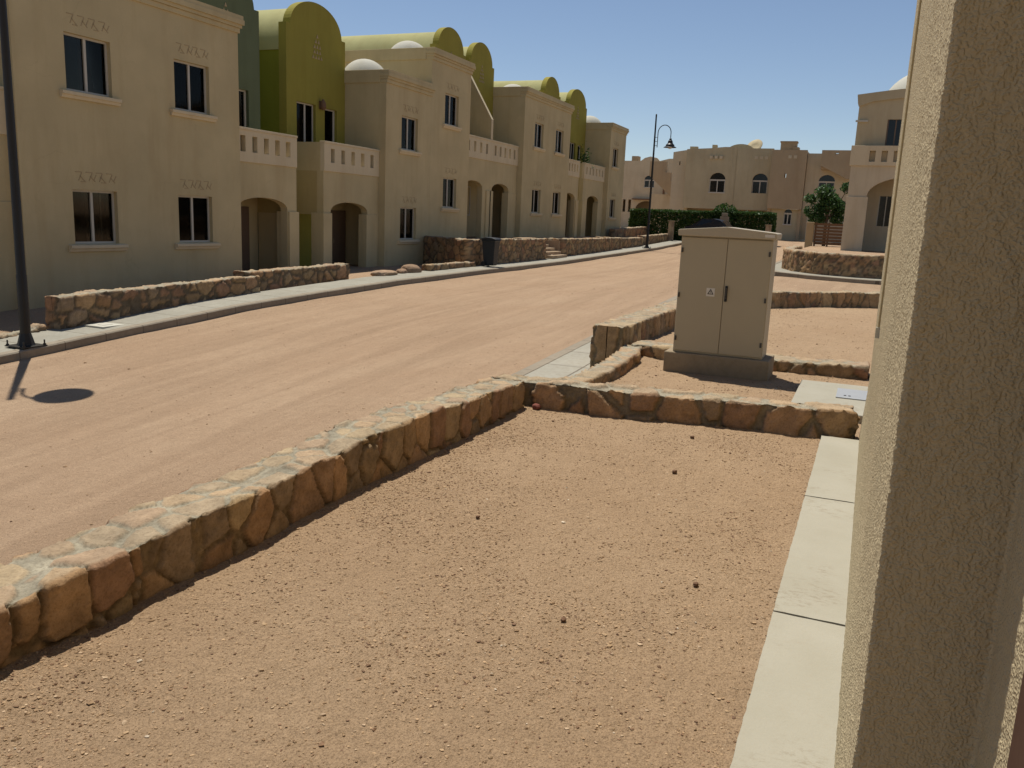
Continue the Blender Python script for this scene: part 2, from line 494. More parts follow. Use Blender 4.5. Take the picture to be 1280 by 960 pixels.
# ------------------------------------------------------------------ stone walls
PAL = np.array([(.37, .215, .11), (.34, .225, .12), (.28, .155, .095), (.39, .28, .15), (.25, .185, .12), (.40, .25, .13), (.31, .22, .125), (.33, .20, .115)])
def stone_wall(name, path, zb, zt, w, label, res=.03, cell=(.26, .26, .22), amp=.022, seed=0, cat='stone wall', group=None,
               topvar=.03, toppale=1., rough=1., mortar=(.255, .20, .125), joint=.07, mute=.25, close=False, parent=None):
    pts = [Vector((p[0], p[1])) for p in path]; fine = []
    for a, b in zip(pts[:-1], pts[1:]):
        n = max(1, int((b-a).length/res))
        for i in range(n): fine.append(a.lerp(b, i/n))
    fine.append(pts[-1])
    arr = np.array([(p.x, p.y) for p in fine])
    # smooth corners a little
    for _ in range(3): arr[1:-1] = .25*arr[:-2]+.5*arr[1:-1]+.25*arr[2:]
    d = np.gradient(arr, axis=0); d /= np.linalg.norm(d, axis=1)[:, None]
    k = max(1, int(.06/res))
    nn = np.stack([-d[:, 1], d[:, 0]], 1)
    S = np.concatenate([[0], np.cumsum(np.linalg.norm(np.diff(arr, axis=0), axis=1))]); L = S[-1]
    fzb = zb if callable(zb) else (lambda x, y: np.full_like(x, zb))
    fzt = zt if callable(zt) else (lambda x, y: np.full_like(x, zt))
    ZB = fzb(arr[:, 0], arr[:, 1])-.12; ZT = fzt(arr[:, 0], arr[:, 1])
    P3 = np.stack([arr[:, 0], arr[:, 1], np.zeros(len(arr))], 1)
    ZT = ZT+topvar*fbm(P3, 2.2, 3, seed)
    hmean = float(np.mean(ZT-ZB))
    nh = max(4, int(hmean/res)); nw = max(5, int(w/res))
    prof = [(-1., t, -1, 0) for t in np.linspace(0, 1, nh)[:-1]]
    prof += [(s, 1., 0, 1) for s in np.linspace(-1, 1, nw)]
    prof += [(1., t, 1, 0) for t in np.linspace(1, 0, nh)[1:]]
    pr = np.array(prof)
    # rounded arris
    nx = pr[:, 2].copy(); nz = pr[:, 3].copy()
    nc = len(pr)
    i1, i2 = nh-1, nh-1+nw-1
    for i, sgn in ((i1, -1), (i2, 1)): nx[i] = sgn*.7; nz[i] = .7
    rows = []; norms = []; 
    def ring(i, f, endn=None):
        off = pr[:, 0]*w/2*f
        x = arr[i, 0]+nn[i, 0]*off; y = arr[i, 1]+nn[i, 1]*off; z = ZB[i]+(ZT[i]-ZB[i])*pr[:, 1]
        n = np.stack([nn[i, 0]*nx, nn[i, 1]*nx, nz], 1)
        if endn is not None:
            n = n*.35+np.array([endn[0], endn[1], 0]); n /= np.linalg.norm(n, axis=1)[:, None]
        rows.append(np.stack([x, y, z], 1)); norms.append(n)
    fr = list(np.linspace(0, 1, max(3, int(w/2/res)))[:-1])
    for f in fr: ring(0, max(f, .001), -d[0])
    for i in range(len(arr)): ring(i, 1.)
    for f in reversed(fr): ring(len(arr)-1, max(f, .001), d[-1])
    V = np.concatenate(rows); N = np.concatenate(norms)
    W = V+.03*np.stack([fbm(V, 5, 2, seed+20), fbm(V, 5, 2, seed+21), fbm(V, 5, 2, seed+22)], 1)
    F1, F2, ID = worley(W, cell, seed+50)
    e = F2-F1
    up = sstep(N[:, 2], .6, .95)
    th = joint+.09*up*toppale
    en = e+.05*vnoise(V, 22, seed)+.03*vnoise(V, 55, seed+1)
    st = sstep(en, th*.6, th+.035)
    crack = np.exp(-((en-th*.75)/.022)**2)*(.35+.3*vnoise(V, 7, seed+2))
    arris = np.exp(-((np.abs(N[:, 2])-.7)/.12)**2)
    disp = amp*(st-.6)*(1-.55*up)+amp*.9*(ID-.5)*st*(1-.4*up)+.6*amp*fbm(V, 8, 5, seed+3)*rough+.22*amp*fbm(V, 48, 2, seed+5)+arris*amp*(1.5*fbm(V, 15, 4, seed+6)-.4)-.2*amp*crack
    V = V+N*disp[:, None]
    pal = PAL[(ID*977 % len(PAL)).astype(int)]
    pal = pal*(1-mute)+np.array([.355, .235, .125])*mute
    pal = pal*(.86+.3*((ID*131) % 1.))[:, None]
    n1 = .5+.5*fbm(V, 4, 3, seed+7)
    pal = pal*(.85+.3*n1)[:, None]
    mort = np.array(mortar)*(.75+.4*n1)[:, None]
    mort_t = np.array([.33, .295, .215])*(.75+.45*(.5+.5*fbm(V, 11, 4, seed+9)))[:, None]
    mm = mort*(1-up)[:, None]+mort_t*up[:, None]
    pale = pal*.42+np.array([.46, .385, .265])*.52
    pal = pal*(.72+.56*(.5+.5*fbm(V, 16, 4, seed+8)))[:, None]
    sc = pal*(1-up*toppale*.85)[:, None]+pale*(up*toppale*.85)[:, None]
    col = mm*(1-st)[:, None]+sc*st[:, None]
    col = col*(1-.55*np.clip(crack, 0, 1))[:, None]
    F = grid_faces(len(rows), nc)
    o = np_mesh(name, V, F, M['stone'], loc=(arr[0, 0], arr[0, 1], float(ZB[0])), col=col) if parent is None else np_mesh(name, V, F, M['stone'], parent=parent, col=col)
    if parent is None: tag(o, label, cat, group)
    return o

g1 = 'low stone walls around the near front yards'
stone_wall('stone_wall', [(-2.6, 2.69), (6.55, 2.76)], lambda x, y: zo(x)-.1, lambda x, y: .262-.02*np.sin(x*1.1), .31,
           'long low fieldstone wall between the near gravel yard and the road', res=.010, cell=(.21, .18, .34), amp=.021, seed=1, joint=.045, mortar=(.28, .20, .115), mute=.3, group=g1, topvar=.03)
stone_wall('stone_wall', [(6.72, 2.90), (7.02, .35), (7.1, -.02)], -.1, .215, .28,
           'low stone wall crossing from the roadside wall to the stucco house', res=.012, cell=(.30, .30, .5), amp=.034, seed=2, group=g1, topvar=.02, joint=.10, mute=.45)
stone_wall('stone_wall', [(7.02, 2.52), (8.3, 2.45), (9.6, 2.5), (10.18, 2.62)], -.14, .10, .24,
           'very low stone edging left of the metal cabinet beside the pavement', res=.025, cell=(.28, .28, .2), amp=.022, seed=3, group=g1)
stone_wall('stone_wall', [(10.12, 2.93), (12.5, 2.88), (15.5, 2.75), (17.2, 2.45), (18.4, 1.75), (19.4, .9), (20.1, 0.), (20.7, -1.6)], -.25,
           lambda x, y: .32+.0*x, .40, 'curving stone wall behind the metal cabinet ending in a square block', res=.02, cell=(.16, .3, .6), amp=.025, seed=4, group=g1)
stone_wall('stone_wall', [(10.35, 2.62), (10.3, 1.2), (10.35, -.1)], -.1, .12, .42,
           'low broad stone wall right behind the metal cabinet plinth', res=.02, cell=(.3, .3, .4), amp=.028, seed=5, group=g1)
# walls along the far pavement
g2 = 'stone garden walls along the far pavement'
zL = lambda x, y: zr(x)+.10
stone_wall('stone_wall', [(10.25, 12.85), (12.5, 12.98), (15.75, 13.12)], zL, lambda x, y: np.interp(x, [10, 15.8], [-.07, .02]), .34,
           'low honey stone wall in front of the leftmost ground floor windows', res=.03, cell=(.42, .4, .3), amp=.03, seed=6, mortar=(.17, .13, .085), joint=.10, group=g2)
stone_wall('stone_wall', [(15.5, 13.32), (19.9, 13.45)], zL, lambda x, y: np.interp(x, [15, 20], [.10, .14]), .36,
           'low stone wall in front of the leftmost arched porch', res=.035, cell=(.4, .4, .3), amp=.03, seed=7, mortar=(.17, .13, .085), joint=.10, group=g2)
stone_wall('stone_edging', [(7.4, 12.95), (8.8, 13.0), (10.1, 12.98)], zL, lambda x, y: zr(x)+.20, .26,
           'row of flat stones edging the pavement behind the near lamp post', res=.035, cell=(.45, .4, .3), amp=.05, seed=8, cat='edging', topvar=.06)
stone_wall('stone_wall', [(23.6, 12.88), (26.9, 12.86)], zL, lambda x, y: np.full_like(x, .02), .30,
           'knee high stone wall left of the black bin', res=.045, cell=(.5, .4, .35), amp=.03, seed=9, mortar=(.17, .13, .085), joint=.10, group=g2)
stone_wall('retaining_wall', [(28.5, 15.5), (26.95, 13.05), (30, 12.95), (34.0, 12.95)], zL, lambda x, y: np.full_like(x, .78), .34,
           'tall stone retaining wall behind the black bin', res=.04, cell=(.32, .32, .26), amp=.03, seed=10, mortar=(.17, .13, .085), joint=.10, cat='retaining wall', group=g2)
stone_wall('retaining_wall', [(36.6, 14.9), (36.65, 13.0), (41, 12.95), (46.2, 13.05)], zL, lambda x, y: np.full_like(x, .74), .34,
           'long stone retaining wall right of the stone steps', res=.05, cell=(.32, .32, .26), amp=.03, seed=12, mortar=(.17, .13, .085), joint=.10, cat='retaining wall', group=g2)
stone_wall('stone_wall', [(46.9, 14.6), (46.95, 13.1), (51.0, 13.1)], zL, lambda x, y: np.full_like(x, .72), .34,
           'short stone wall in front of the farthest row house', res=.07, cell=(.38, .38, .3), amp=.03, seed=13, mortar=(.17, .13, .085), joint=.10, group=g2)
stone_wall('stone_wall', [(51.8, 13.3), (60.5, 13.3), (62.5, 12.3)], zL, lambda x, y: np.interp(x, [50, 60], [.78, .95]), .34,
           'far low stone wall rounding the street end by the distant lamp', res=.08, cell=(.4, .4, .3), amp=.03, seed=14, mortar=(.17, .13, .085), joint=.10, group=g2)
stone_wall('stone_wall', [(52.0, 15.2), (62.5, 15.1)], zL, lambda x, y: np.interp(x, [50, 62], [1.1, 1.4]), .4,
           'higher stone terrace wall just below the long hedge', res=.08, cell=(.4, .4, .3), amp=.03, seed=15, mortar=(.17, .13, .085), joint=.10, group=g2)
# round wall, right house
stone_wall('round_stone_wall', [(28.3, -5), (28.3, -.45), (28.25, .5), (28.6, 1.45), (29.5, 2.2), (31, 2.65), (33.5, 2.85), (38, 2.9)],
           lambda x, y: zo(x), lambda x, y: np.full_like(x, .93), .36,
           'curved stone terrace wall in front of the domed house', res=.05, cell=(.2, .2, .16), amp=.03, seed=16, mortar=(.17, .13, .085), joint=.10, cat='terrace wall')

def fill(name, outline, z0, z1, mat, kind='structure'):
    b = MB(); b.ext(outline, [], z0, z1, 'z'); o = b.build(name, mat); return tag(o, kind=kind)
fill('terrace_ground', [(27.1, 13.0), (34.0, 13.0), (34.0, 14.9), (36.3, 14.9), (36.3, 13.05), (46.2, 13.1), (46.9, 13.2), (51, 13.2), (60, 15.0), (60, 17.2), (28.5, 17.2), (28.55, 15.4)], -.8, .64, M['ground'])
fill('terrace_ground', [(28.4, -5), (28.4, .4), (28.75, 1.35), (29.6, 2.05), (31.1, 2.5), (33.5, 2.7), (38, 2.75), (52, 2.9), (52, -8), (28.4, -8)], -.3, .83, M['ground'])

# steps between the retaining walls
def steps(name, x0, x1, y0, n, zb, rise, run, label, axis='y', seed=0):
    t = thing(name, ((x0+x1)/2, y0, zb), label, 'steps')
    for i in range(n):
        b = MB()
        if axis == 'y': b.box(x0, x1, y0+i*run, y0+n*run+.02*i, zb+(i-.9)*rise if i else zb-.2, zb+(i+1)*rise)
        else: b.box(y0+i*run, y0+n*run+.02*i, x0, x1, zb+(i-.9)*rise if i else zb-.2, zb+(i+1)*rise)
        o = b.build('step', M['stepstone'], t, bevel=.015)
    return t
ms = NT('step_stone')
M['stepstone'] = ms.out(ms.mix(ms.voro(3.2, out='Color'), (.27, .19, .12), (.42, .32, .21)), .9, ms.bump(ms.noise(14, 6, .7), .02), .15)
st = steps('stone_steps', 34.25, 36.1, 12.55, 6, float(zr(35))+.14, .135, .30, 'stone steps between the two tall retaining walls')
sw = stone_wall('side_wall', [(34.75, 12.6), (34.75, 14.6)], zL, lambda x, y: np.interp(y, [12.6, 14.6], [.0, .70]), .22, '', res=.05, parent=st, seed=18)
steps('stone_steps', -1.3, -.42, 28.0, 5, .12, .15, .3, 'stone steps at the right end of the curved terrace wall', axis='x')

# ------------------------------------------------------------------ yards (fine gravelly soil)
def yard(name, xs, ys, z, disp, k):
    return sheet(name, xs, ys, lambda x, y: np.full_like(x, z), M['yard'], disp=disp, dsc=3.2, oct=6, k=k)
def yardz(x, y):  # soil piled slightly along the wall foot, little dips elsewhere
    P = np.stack([x, y, np.zeros_like(x)], 1)
    z = .018*fbm(P, 1.1, 3, 31)+.007*fbm(P, 9, 4, 32)+.0035*np.abs(fbm(P, 42, 3, 33))
    z += .03*sstep(y, 2.1, 2.6)*(.5+.5*vnoise(P, 2.3, 34))
    return z
sheet('yard_soil', np.concatenate([np.arange(-3, 1.2, .06), np.arange(1.2, 7.1, .014)]), np.arange(-.12, 2.75, .014), lambda x, y: yardz(x, y)-.006, M['yard'])
sheet('yard_soil_middle', np.arange(6.95, 10.3, .03), np.arange(-.3, 2.6, .03), lambda x, y: yardz(x, y)-.03, M['yard'])
sheet('yard_soil_back', np.arange(10.3, 20.6, .06), np.arange(-3, 2.95, .06), lambda x, y: np.where((x > 17.3+(3-y)*.9), -.25, yardz(x, y)), M['yard'])

# gravel
def ico():
    bm = bmesh.new(); bmesh.ops.create_icosphere(bm, subdivisions=1, radius=1)
    v = np.array([p.co[:] for p in bm.verts]); f = np.array([[q.index for q in p.verts] for p in bm.faces]); bm.free(); return v, f
IV, IF = ico()
def scatter(name, n, area, smin, smax, zf, power=2.6, cluster=None):
    x0, x1, y0, y1 = area
    x = rng.uniform(x0, x1, n*3); y = rng.uniform(y0, y1, n*3)
    P = np.stack([x, y, np.zeros_like(x)], 1)
    w = .35+.65*sstep(fbm(P, 1.6, 3, 61), -.15, .35)
    if cluster is not None: w = w*cluster(x, y)
    keep = rng.uniform(0, 1, n*3) < w
    x = x[keep][:n]; y = y[keep][:n]; n = len(x)
    u = rng.uniform(0, 1, n)
    s = smin+(smax-smin)*u**power*.9
    s = np.where(u > .996, s*1.5, s)
    V = np.repeat(IV[None], n, 0)*(1+.45*(rng.uniform(-1, 1, (n, 12, 1))))
    V = V*np.stack([rng.uniform(.7, 1.3, n), rng.uniform(.7, 1.3, n), rng.uniform(.4, .8, n)], 1)[:, None, :]*s[:, None, None]
    a = rng.uniform(0, 6.28, n); ca, sa = np.cos(a)[:, None], np.sin(a)[:, None]
    X = V[:, :, 0]*ca-V[:, :, 1]*sa+x[:, None]; Y = V[:, :, 0]*sa+V[:, :, 1]*ca+y[:, None]
    Z = V[:, :, 2]+(zf(x, y)+s*.18)[:, None]
    VV = np.stack([X, Y, Z], 2).reshape(-1, 3)
    FF = (IF[None]+(np.arange(n)*12)[:, None, None]).reshape(-1, 3)
    pal = np.array([(.30, .20, .115), (.37, .255, .15), (.24, .15, .09), (.42, .31, .20), (.18, .11, .07), (.38, .265, .155), (.52, .44, .33)])
    pi = rng.choice(len(pal), n, p=[.28, .27, .14, .09, .05, .165, .005])
    col = np.repeat(pal[pi]*rng.uniform(.85, 1.15, n)[:, None], 12, 0)
    o = np_mesh(name, VV, FF, M['pebble'], col=col, smooth=False)
    return tag(o, kind='stuff')
yz = lambda x, y: yardz(x, y)-.006
nearwall = lambda x, y: np.clip(.75+.9*sstep(y, 1.9, 2.5)+.35*(x < 4), 0, 1.5)/1.5
o = scatter('gravel', 60000, (1.2, 6.85, -.05, 2.56), .0013, .0072, yz, 3.6, nearwall)
tag(o, 'loose gravel and grit scattered over the near yard', 'gravel')
o = scatter('gravel', 2600, (7.2, 10.1, .0, 2.4), .002, .011, lambda x, y: yardz(x, y)-.03, 3.)
tag(o, 'loose gravel around the metal cabinet plinth', 'gravel')
o = scatter('gravel', 1500, (10.5, 18, -.5, 2.6), .003, .012, yardz, 3.)
tag(o, 'loose gravel in the yard behind the cabinet', 'gravel')
o = scatter('gravel', 4200, (3, 26, 3.2, 11.7), .003, .013, lambda x, y: T(x, y)+.022*fbm(np.stack([x, y, 0*x], 1), .55, 4, 0), 4.)
tag(o, 'small stones scattered on the dirt road', 'gravel')

# a few loose rocks
def rock(name, c, s, label, seed, col=(.36, .25, .16), cat='rock', group=None):
    bm = bmesh.new(); bmesh.ops.create_icosphere(bm, subdivisions=4, radius=1)
    v = np.array([p.co[:] for p in bm.verts]); f = np.array([[q.index for q in p.verts] for p in bm.faces]); bm.free()
    v = np.sign(v)*np.abs(v)**.75
    v = v*(1+.22*fbm(v+seed*7.3, 1.1, 2, seed)+.07*fbm(v+seed, 4, 3, seed))[:, None]
    V = v*np.array(s)+np.array(c)
    cc = np.array(col)*(.85+.3*(.5+.5*fbm(V, 6, 3, seed)))[:, None]
    o = np_mesh(name, V, f, M['stone'], loc=(c[0], c[1], c[2]-s[2]*.6), col=cc)
    return tag(o, label, cat, group)
rock('rock', (21.2, 12.95, -.17), (.50, .26, .11), 'flat tan rock on the pavement edge, left of a rounder one', 21)
rock('rock', (22.75, 12.95, -.12), (.42, .25, .16), 'rounded brown rock on the pavement edge left of the knee high wall', 22, (.28, .19, .12))
rock('rock', (22.25, 12.98, -.18), (.2, .16, .10), 'small brown rock between the flat rock and the rounded rock', 24, (.3, .2, .13))
g3 = 'loose clods lying on the near gravel yard'
for i, (x, y, s, lb) in enumerate([
    (3.62, .56, .015, 'dark brown clod near the joint of the pale slabs'), (5.35, 1.03, .020, 'small dark clod in the middle of the near yard'),
    (3.02, .98, .013, 'dark brown chip of stone low in the middle of the gravel'), (6.3, 1.1, .018, 'small dark clod close to the crossing wall'),
    (6.55, 2.48, .04, 'reddish clod in the corner where the two low walls meet'), (3.9, 1.78, .013, 'small brown stone left of centre in the gravel')]):
    rock('clod', (x, y, float(yardz(np.array([x]), np.array([y]))[0])+s*.35), (s, s*.8, s*.6), lb, 30+i,
         ((.22, .08, .06) if 'red' in lb else (.17, .10, .06)), 'clod', g3)

# ------------------------------------------------------------------ pale slab strip
js = [-1.62, .05, 1.76, 3.47, 5.185, 6.86]
lbl = ['', 'pale concrete slab nearest the camera beside the rough wall foot, stained with grey scuffs',
       'pale concrete slab nearest the camera beside the rough wall foot, stained with grey scuffs',
       'middle pale concrete slab along the wall foot, with a cracked joint at its near end',
       'farthest pale concrete slab along the wall foot, touching the crossing stone wall']
mm_ = NT('scuffed_slab')
cc = mm_.mix(mm_.ramp(mm_.noise(1.7, 6, .6), [(.3, 0.), (.7, 1.)]), (.30, .28, .215), (.345, .325, .26))
cc = mm_.mix(mm_.ramp(mm_.noise(7, 6, .75, mm_.map((1.4, .8, 1))), [(.56, 0.), (.72, .35)]), cc, (.29, .25, .185))
cc = mm_.mix(mm_.math('MULTIPLY', mm_.ramp(mm_.noise(26, 5, .8, mm_.map((1.8, .8, 1), (0, 0, .3))), [(.5, 0.), (.62, .8)]), mm_.ramp(mm_.noise(2.3, 2), [(.52, 0.), (.62, .8)])), cc, (.22, .185, .13))
cc = mm_.mix(mm_.ramp(mm_.noise(60, 4, .7), [(.3, .35), (.45, 0.)]), cc, (.31, .27, .20))
M['slab'] = mm_.out(cc, .85, mm_.bump(mm_.noise(80, 5, .7), .0022), .2)
for i in range(2, 5):
    b = MB()
    x0, x1 = js[i]+.006, js[i+1]-.006
    n = 40; out = []
    for k in range(n+1): out.append((x0+(x1-x0)*k/n, .215-.015*(x0+(x1-x0)*k/n-2)/5-.004+.004*random.random()))
    for k in range(1, 8): out.append((x1-.004*random.random(), .2-.3*k/8))
    out.append((x1, -.102)); out.append((x0, -.102))
    for k in range(7, 0, -1): out.append((x0+.006*random.random(), .2-.3*k/8))
    b.ext(out, [], -.08, .03, 'z')
    o = b.build('paving_slab', M['slab'], loc=((x0+x1)/2, .05, 0), bevel=.006)
    tag(o, lbl[i], 'slab', 'pale slabs along the wall foot')

# manhole slab with metal plate beside the wall
t = thing('manhole', (8.7, .15, 0), 'pale concrete inspection slab with a metal plate beyond the crossing wall', 'manhole')
b = MB(); b.box(7.75, 9.3, -.3, .53, -.05, .045); b.build('concrete_surround', M['slab'], t, bevel=.01)
b = MB(); b.box(8.45, 8.95, -.25, .16, .03, .058); b.build('cover_plate', plain('galvanised', (.36, .37, .37), .5, .1, metal=.4), t, bevel=.004)
b = MB(); b.tube([(8.55, .08, .05), (8.55, .08, .062)], .012, 10); b.tube([(8.55, .04, .05), (8.55, .04, .062)], .012, 10); b.build('lifting_hole', M['black'], t)

# ------------------------------------------------------------------ near rough wall (our house)
t = thing('rendered_house', (4, -3, 0), 'rough rendered cream house wall filling the right edge of the view', 'house')
def near_sheet():
    # path in plan: return wall -> pier front -> long wall
    s = []
    for x in np.arange(-3, .3, .2): s.append((x, -.325, 0, 1))
    for x in np.arange(.3, 1.87, .012): s.append((x, -.325, 0, 1))
    s.append((1.88, -.325, 0, 1))
    for y in np.arange(-.318, -.098, .004): s.append((1.885, y, -1, 0))
    s.append((1.8865, -.0915, -.7, .7))
    for x in np.arange(1.890, 3.2, .006): s.append((x, -.090, 0, 1))
    for x in np.arange(3.2, 7.05, .018): s.append((x, -.092, 0, 1))
    s.append((7.05, -.095, .7, .7))
    for y in np.arange(-.12, -.6, -.03): s.append((7.055, y, 1, 0))
    for y in np.arange(-.6, -5, -.4): s.append((7.055, y, 1, 0))
    s = np.array(s)
    zz = np.concatenate([[-.12], np.arange(-.02, 2.75, .0065), np.arange(2.75, 6.6, .1)])
    A, B = np.meshgrid(np.arange(len(s)), zz, indexing='ij')
    q = s[A.ravel()]; z = B.ravel()
    V = np.stack([q[:, 0], q[:, 1], z], 1); N = np.stack([q[:, 2], q[:, 3], 0*z], 1)
    P = V.copy()
    d = .0017*vnoise(P, 52, 73)+.0010*vnoise(P, 90, 76)+.0006*fbm(P, 9, 2, 74)+.0015*fbm(P, 1.2, 2, 75)
    V += N*d[:, None]
    m_ = q[:, 3] > .5
    V[:, 1] += np.where(m_ & (q[:, 0] > 1.884), .017*np.exp(-(np.maximum(z, 0)/.3)**2)-.005*np.exp(-((z-.5)/.3)**2), 0)
    return V, grid_faces(len(s), len(zz))[:, ::-1]
V, F = near_sheet()
np_mesh('outer_wall', V, F, M['near'], parent=t)
b = MB(); b.box(-3, 7.0, -5, -.5, 6.4, 6.6); b.box(-3, -2.9, -5, -.4, -.1, 6.4); b.box(-3, 7.0, -5.1, -5, -.1, 6.6); b.build('roof', M['cream'], t)
b = MB(); b.box(.35, 1.42, -.40, -.290, 0.02, 2.25); d_ = b.build('door', M['redwood'], t, bevel=.004)
b = MB(); b.box(.45, .85, -.289, -.283, .3, 1.0); b.box(.95, 1.33, -.289, -.283, .3, 1.0); b.box(.45, .85, -.289, -.283, 1.15, 2.1); b.box(.95, 1.33, -.289, -.283, 1.15, 2.1); b.build('panel', M['redwood'], d_, bevel=.01)
b = MB(); b.tube([(5.15, -.083, 1.08), (5.15, -.083, 6.4)], .006, 8); pp = b.build('conduit', M['cream'], t)
b = MB(); b.box(5.14, 5.16, -.094, -.070, 1.02, 1.08); b.build('conduit_end', M['white'], pp)

# ------------------------------------------------------------------ electrical cabinet
t = thing('utility_cabinet', (9.35, 1.45, 0), 'beige double door electrical cabinet on a concrete plinth', 'electrical cabinet')
cx, cy = 9.35, 1.45
b = MB(); b.box(cx-.05, cx+.50, cy-.57, cy+.57, -.12, .20); b.build('plinth', M['plinth'], t, bevel=.012)
b = MB(); b.box(cx, cx+.43, cy-.485, cy+.485, .2, 1.49); b.build('body', M['cabinet'], t, bevel=.006)
# roof with shallow gable, ridge running front to back
b = MB(); prof = [(-.515, 1.485), (.515, 1.485), (.52, 1.545), (.50, 1.553), (0, 1.596), (-.50, 1.553), (-.52, 1.545)]
b.ext([(cy+p[0], p[1]) for p in prof], [], cx-.055, cx+.48, 'x'); b.build('roof', M['cabinet_top'], t, bevel=.006)
for (a, c_) in ((-.478, -.022), (-.016, .478)):
    b = MB(); b.box(cx-.018, cx-.0005, cy+a, cy+c_, .225, 1.47); dd = b.build('door', M['cabinet'], t, bevel=.004)
    sgn = -1 if a < -.1 else 1
    for hz in (.36, .84, 1.33):
        h = MB(); yy = cy+sgn*.463; h.tube([(cx-.026, yy, hz-.025), (cx-.026, yy, hz+.025)], .011, 10); h.build('hinge', M['hinge'], dd)
    if sgn < 0:
        h = MB(); h.box(cx-.032, cx-.018, cy-.062, cy-.034, .80, .97); hh = h.build('handle', M['black'], dd, bevel=.006)
        h = MB(); h.tube([(cx-.036, cy-.048, .84), (cx-.03, cy-.048, .84)], .009, 10); h.box(cx-.045, cx-.032, cy-.056, cy-.040, .86, .95); h.build('latch', M['hinge'], hh, bevel=.003)
    else:
        h = MB(); h.box(cx-.0205, cx-.018, cy+.075, cy+.165, .845, .935); lab = h.build('warning_label', M['sticker'], dd)
        h = MB(); yc, zc = cy+.12, .893
        h.ext([(yc-.034, zc-.026), (yc+.034, zc-.026), (yc, zc+.034)], [[(yc-.021, zc-.018), (yc+.021, zc-.018), (yc, zc+.019)]], cx-.0225, cx-.0207, 'x')
        h.ext([(yc+.003, zc+.010), (yc-.006, zc-.003), (yc+.001, zc-.003), (yc-.003, zc-.015), (yc+.007, zc-.0), (yc+.001, zc-.0)], [], cx-.0225, cx-.0207, 'x')
        h.build('lightning_symbol', M['black'], lab)
b = MB(); b.box(cx-.058, cx-.055, cy-.50, cy-.40, 1.505, 1.535); b.build('maker_plate', M['sticker'], t)

# ------------------------------------------------------------------ wheelie bin
t = thing('wheelie_bin', (27.15, 12.35, float(zr(27))+.145), 'black wheelie bin on the pavement against the stone wall', 'bin')
zb = float(zr(27))+.15; bx, by = 27.35, 12.36
b = MB()
V = []
for (z, hx, hy) in ((.04, .17, .18), (.12, .18, .19), (.86, .22, .25), (.90, .25, .275), (.93, .25, .275)):
    V += [(bx-hx, by-hy, zb+z), (bx+hx, by-hy, zb+z), (bx+hx, by+hy, zb+z), (bx-hx, by+hy, zb+z)]
F = [(3, 2, 1, 0), (16, 17, 18, 19)]
for i in range(4):
    for k in range(4): F.append((i*4+k, i*4+(k+1) % 4, i*4+4+(k+1) % 4, i*4+4+k))
b.add(V, F); b.build('body', M['bin'], t, bevel=.02)
b = MB(); b.ext([(by-.30, zb+.935), (by+.30, zb+.935), (by+.28, zb+.975), (by+.1, zb+1.02), (by-.16, zb+1.0), (by-.29, zb+.965)], [], bx-.265, bx+.265, 'x'); ld = b.build('lid', M['bin'], t, bevel=.012)
b = MB(); b.tube([(bx-.2, by+.325, zb+.93), (bx+.2, by+.325, zb+.93)], .018, 8); b.build('handle', M['bin'], ld)
for s in (-1, 1):
    b = MB(); b.tube([(bx+s*.21-.03, by+.17, zb+.095), (bx+s*.21+.03, by+.17, zb+.095)], .095, 16); b.build('wheel', M['black'], t, bevel=.01)

# ------------------------------------------------------------------ street lamps
def street_lamp(x, y, z, label):
    t = thing('street_lamp', (x, y, z), label, 'street lamp', 'black street lamps with a hooked arm')
    b = MB(); b.box(x-.21, x+.21, y-.21, y+.21, z, z+.018)
    base = b.build('base_plate', M['iron'], t, bevel=.004)
    for (sx, sy) in ((1, 1), (-1, 1), (1, -1), (-1, -1)):
        b = MB(); b.lathe([(.024, .018), (.024, .04), (.012, .041), (.012, .10)], (x+sx*.18, y+sy*.18, z), 8)
        b.build('anchor_bolt', M['bolt'], base)
    b = MB(); b.lathe([(.135, .018), (.125, .04), (.09, .17), (.079, .21)], (x, y, z), 8); b.build('flared_foot', M['iron'], t)
    b = MB(); b.tube([(x, y, z), (x, y, z+1.1), (x, y, z+1.12), (x, y, z+4.0), (x, y, z+7.4)], [.078, .075, .068, .058, .042], 14); b.lathe([(.045, 0), (.05, .02), (.03, .06), (.005, .08)], (x, y, z+7.4), 12); b.build('pole', M['iron'], t, angle=35)
    b = MB(); ya = y-.17
    b.tube([(x, ya, z+5.65), (x, ya, z+6.45)], .022, 8)
    pts = [(x, ya, z+6.3)]
    for i in range(0, 19):
        a = math.pi*i/18; pts.append((x, ya-.37+.37*math.cos(a), z+6.45+.42*math.sin(a)))
    pts.append((x, ya-.74, z+6.12)); b.tube(pts, .024, 8)
    arm = b.build('hooked_arm', M['iron'], t, angle=40)
    for zz in (5.75, 5.98, 6.2):
        b = MB(); b.tube([(x, y, z+zz), (x, ya, z+zz)], .014, 6); b.build('bracket_rung', M['iron'], arm)
    b = MB(); c = (x, ya-.74, z)
    b.lathe([(.02, 6.16), (.07, 6.13), (.075, 6.05), (.12, 6.02), (.15, 5.88), (.235, 5.80), (.25, 5.72), (.36, 5.66), (.362, 5.645), (.24, 5.66), (.12, 5.72), (.05, 5.75)], c, 28); sh = b.build('lamp_shade', M['iron'], t, angle=30)
    b = MB(); b.lathe([(.12, 5.71), (.14, 5.66), (.10, 5.60), (.03, 5.575)], c, 20); b.build('globe', M['lampglass'], sh, smooth=True)
    return t
l1 = street_lamp(9.08, 12.02, float(zr(9.08))+.15, 'near black street lamp post standing on the pavement at the left edge')
l2 = copy_tree(l1, loc=(48.6, 12.05, float(zr(48.6))+.15)); l2['label'] = 'distant black street lamp with its hooked arm against the sky'

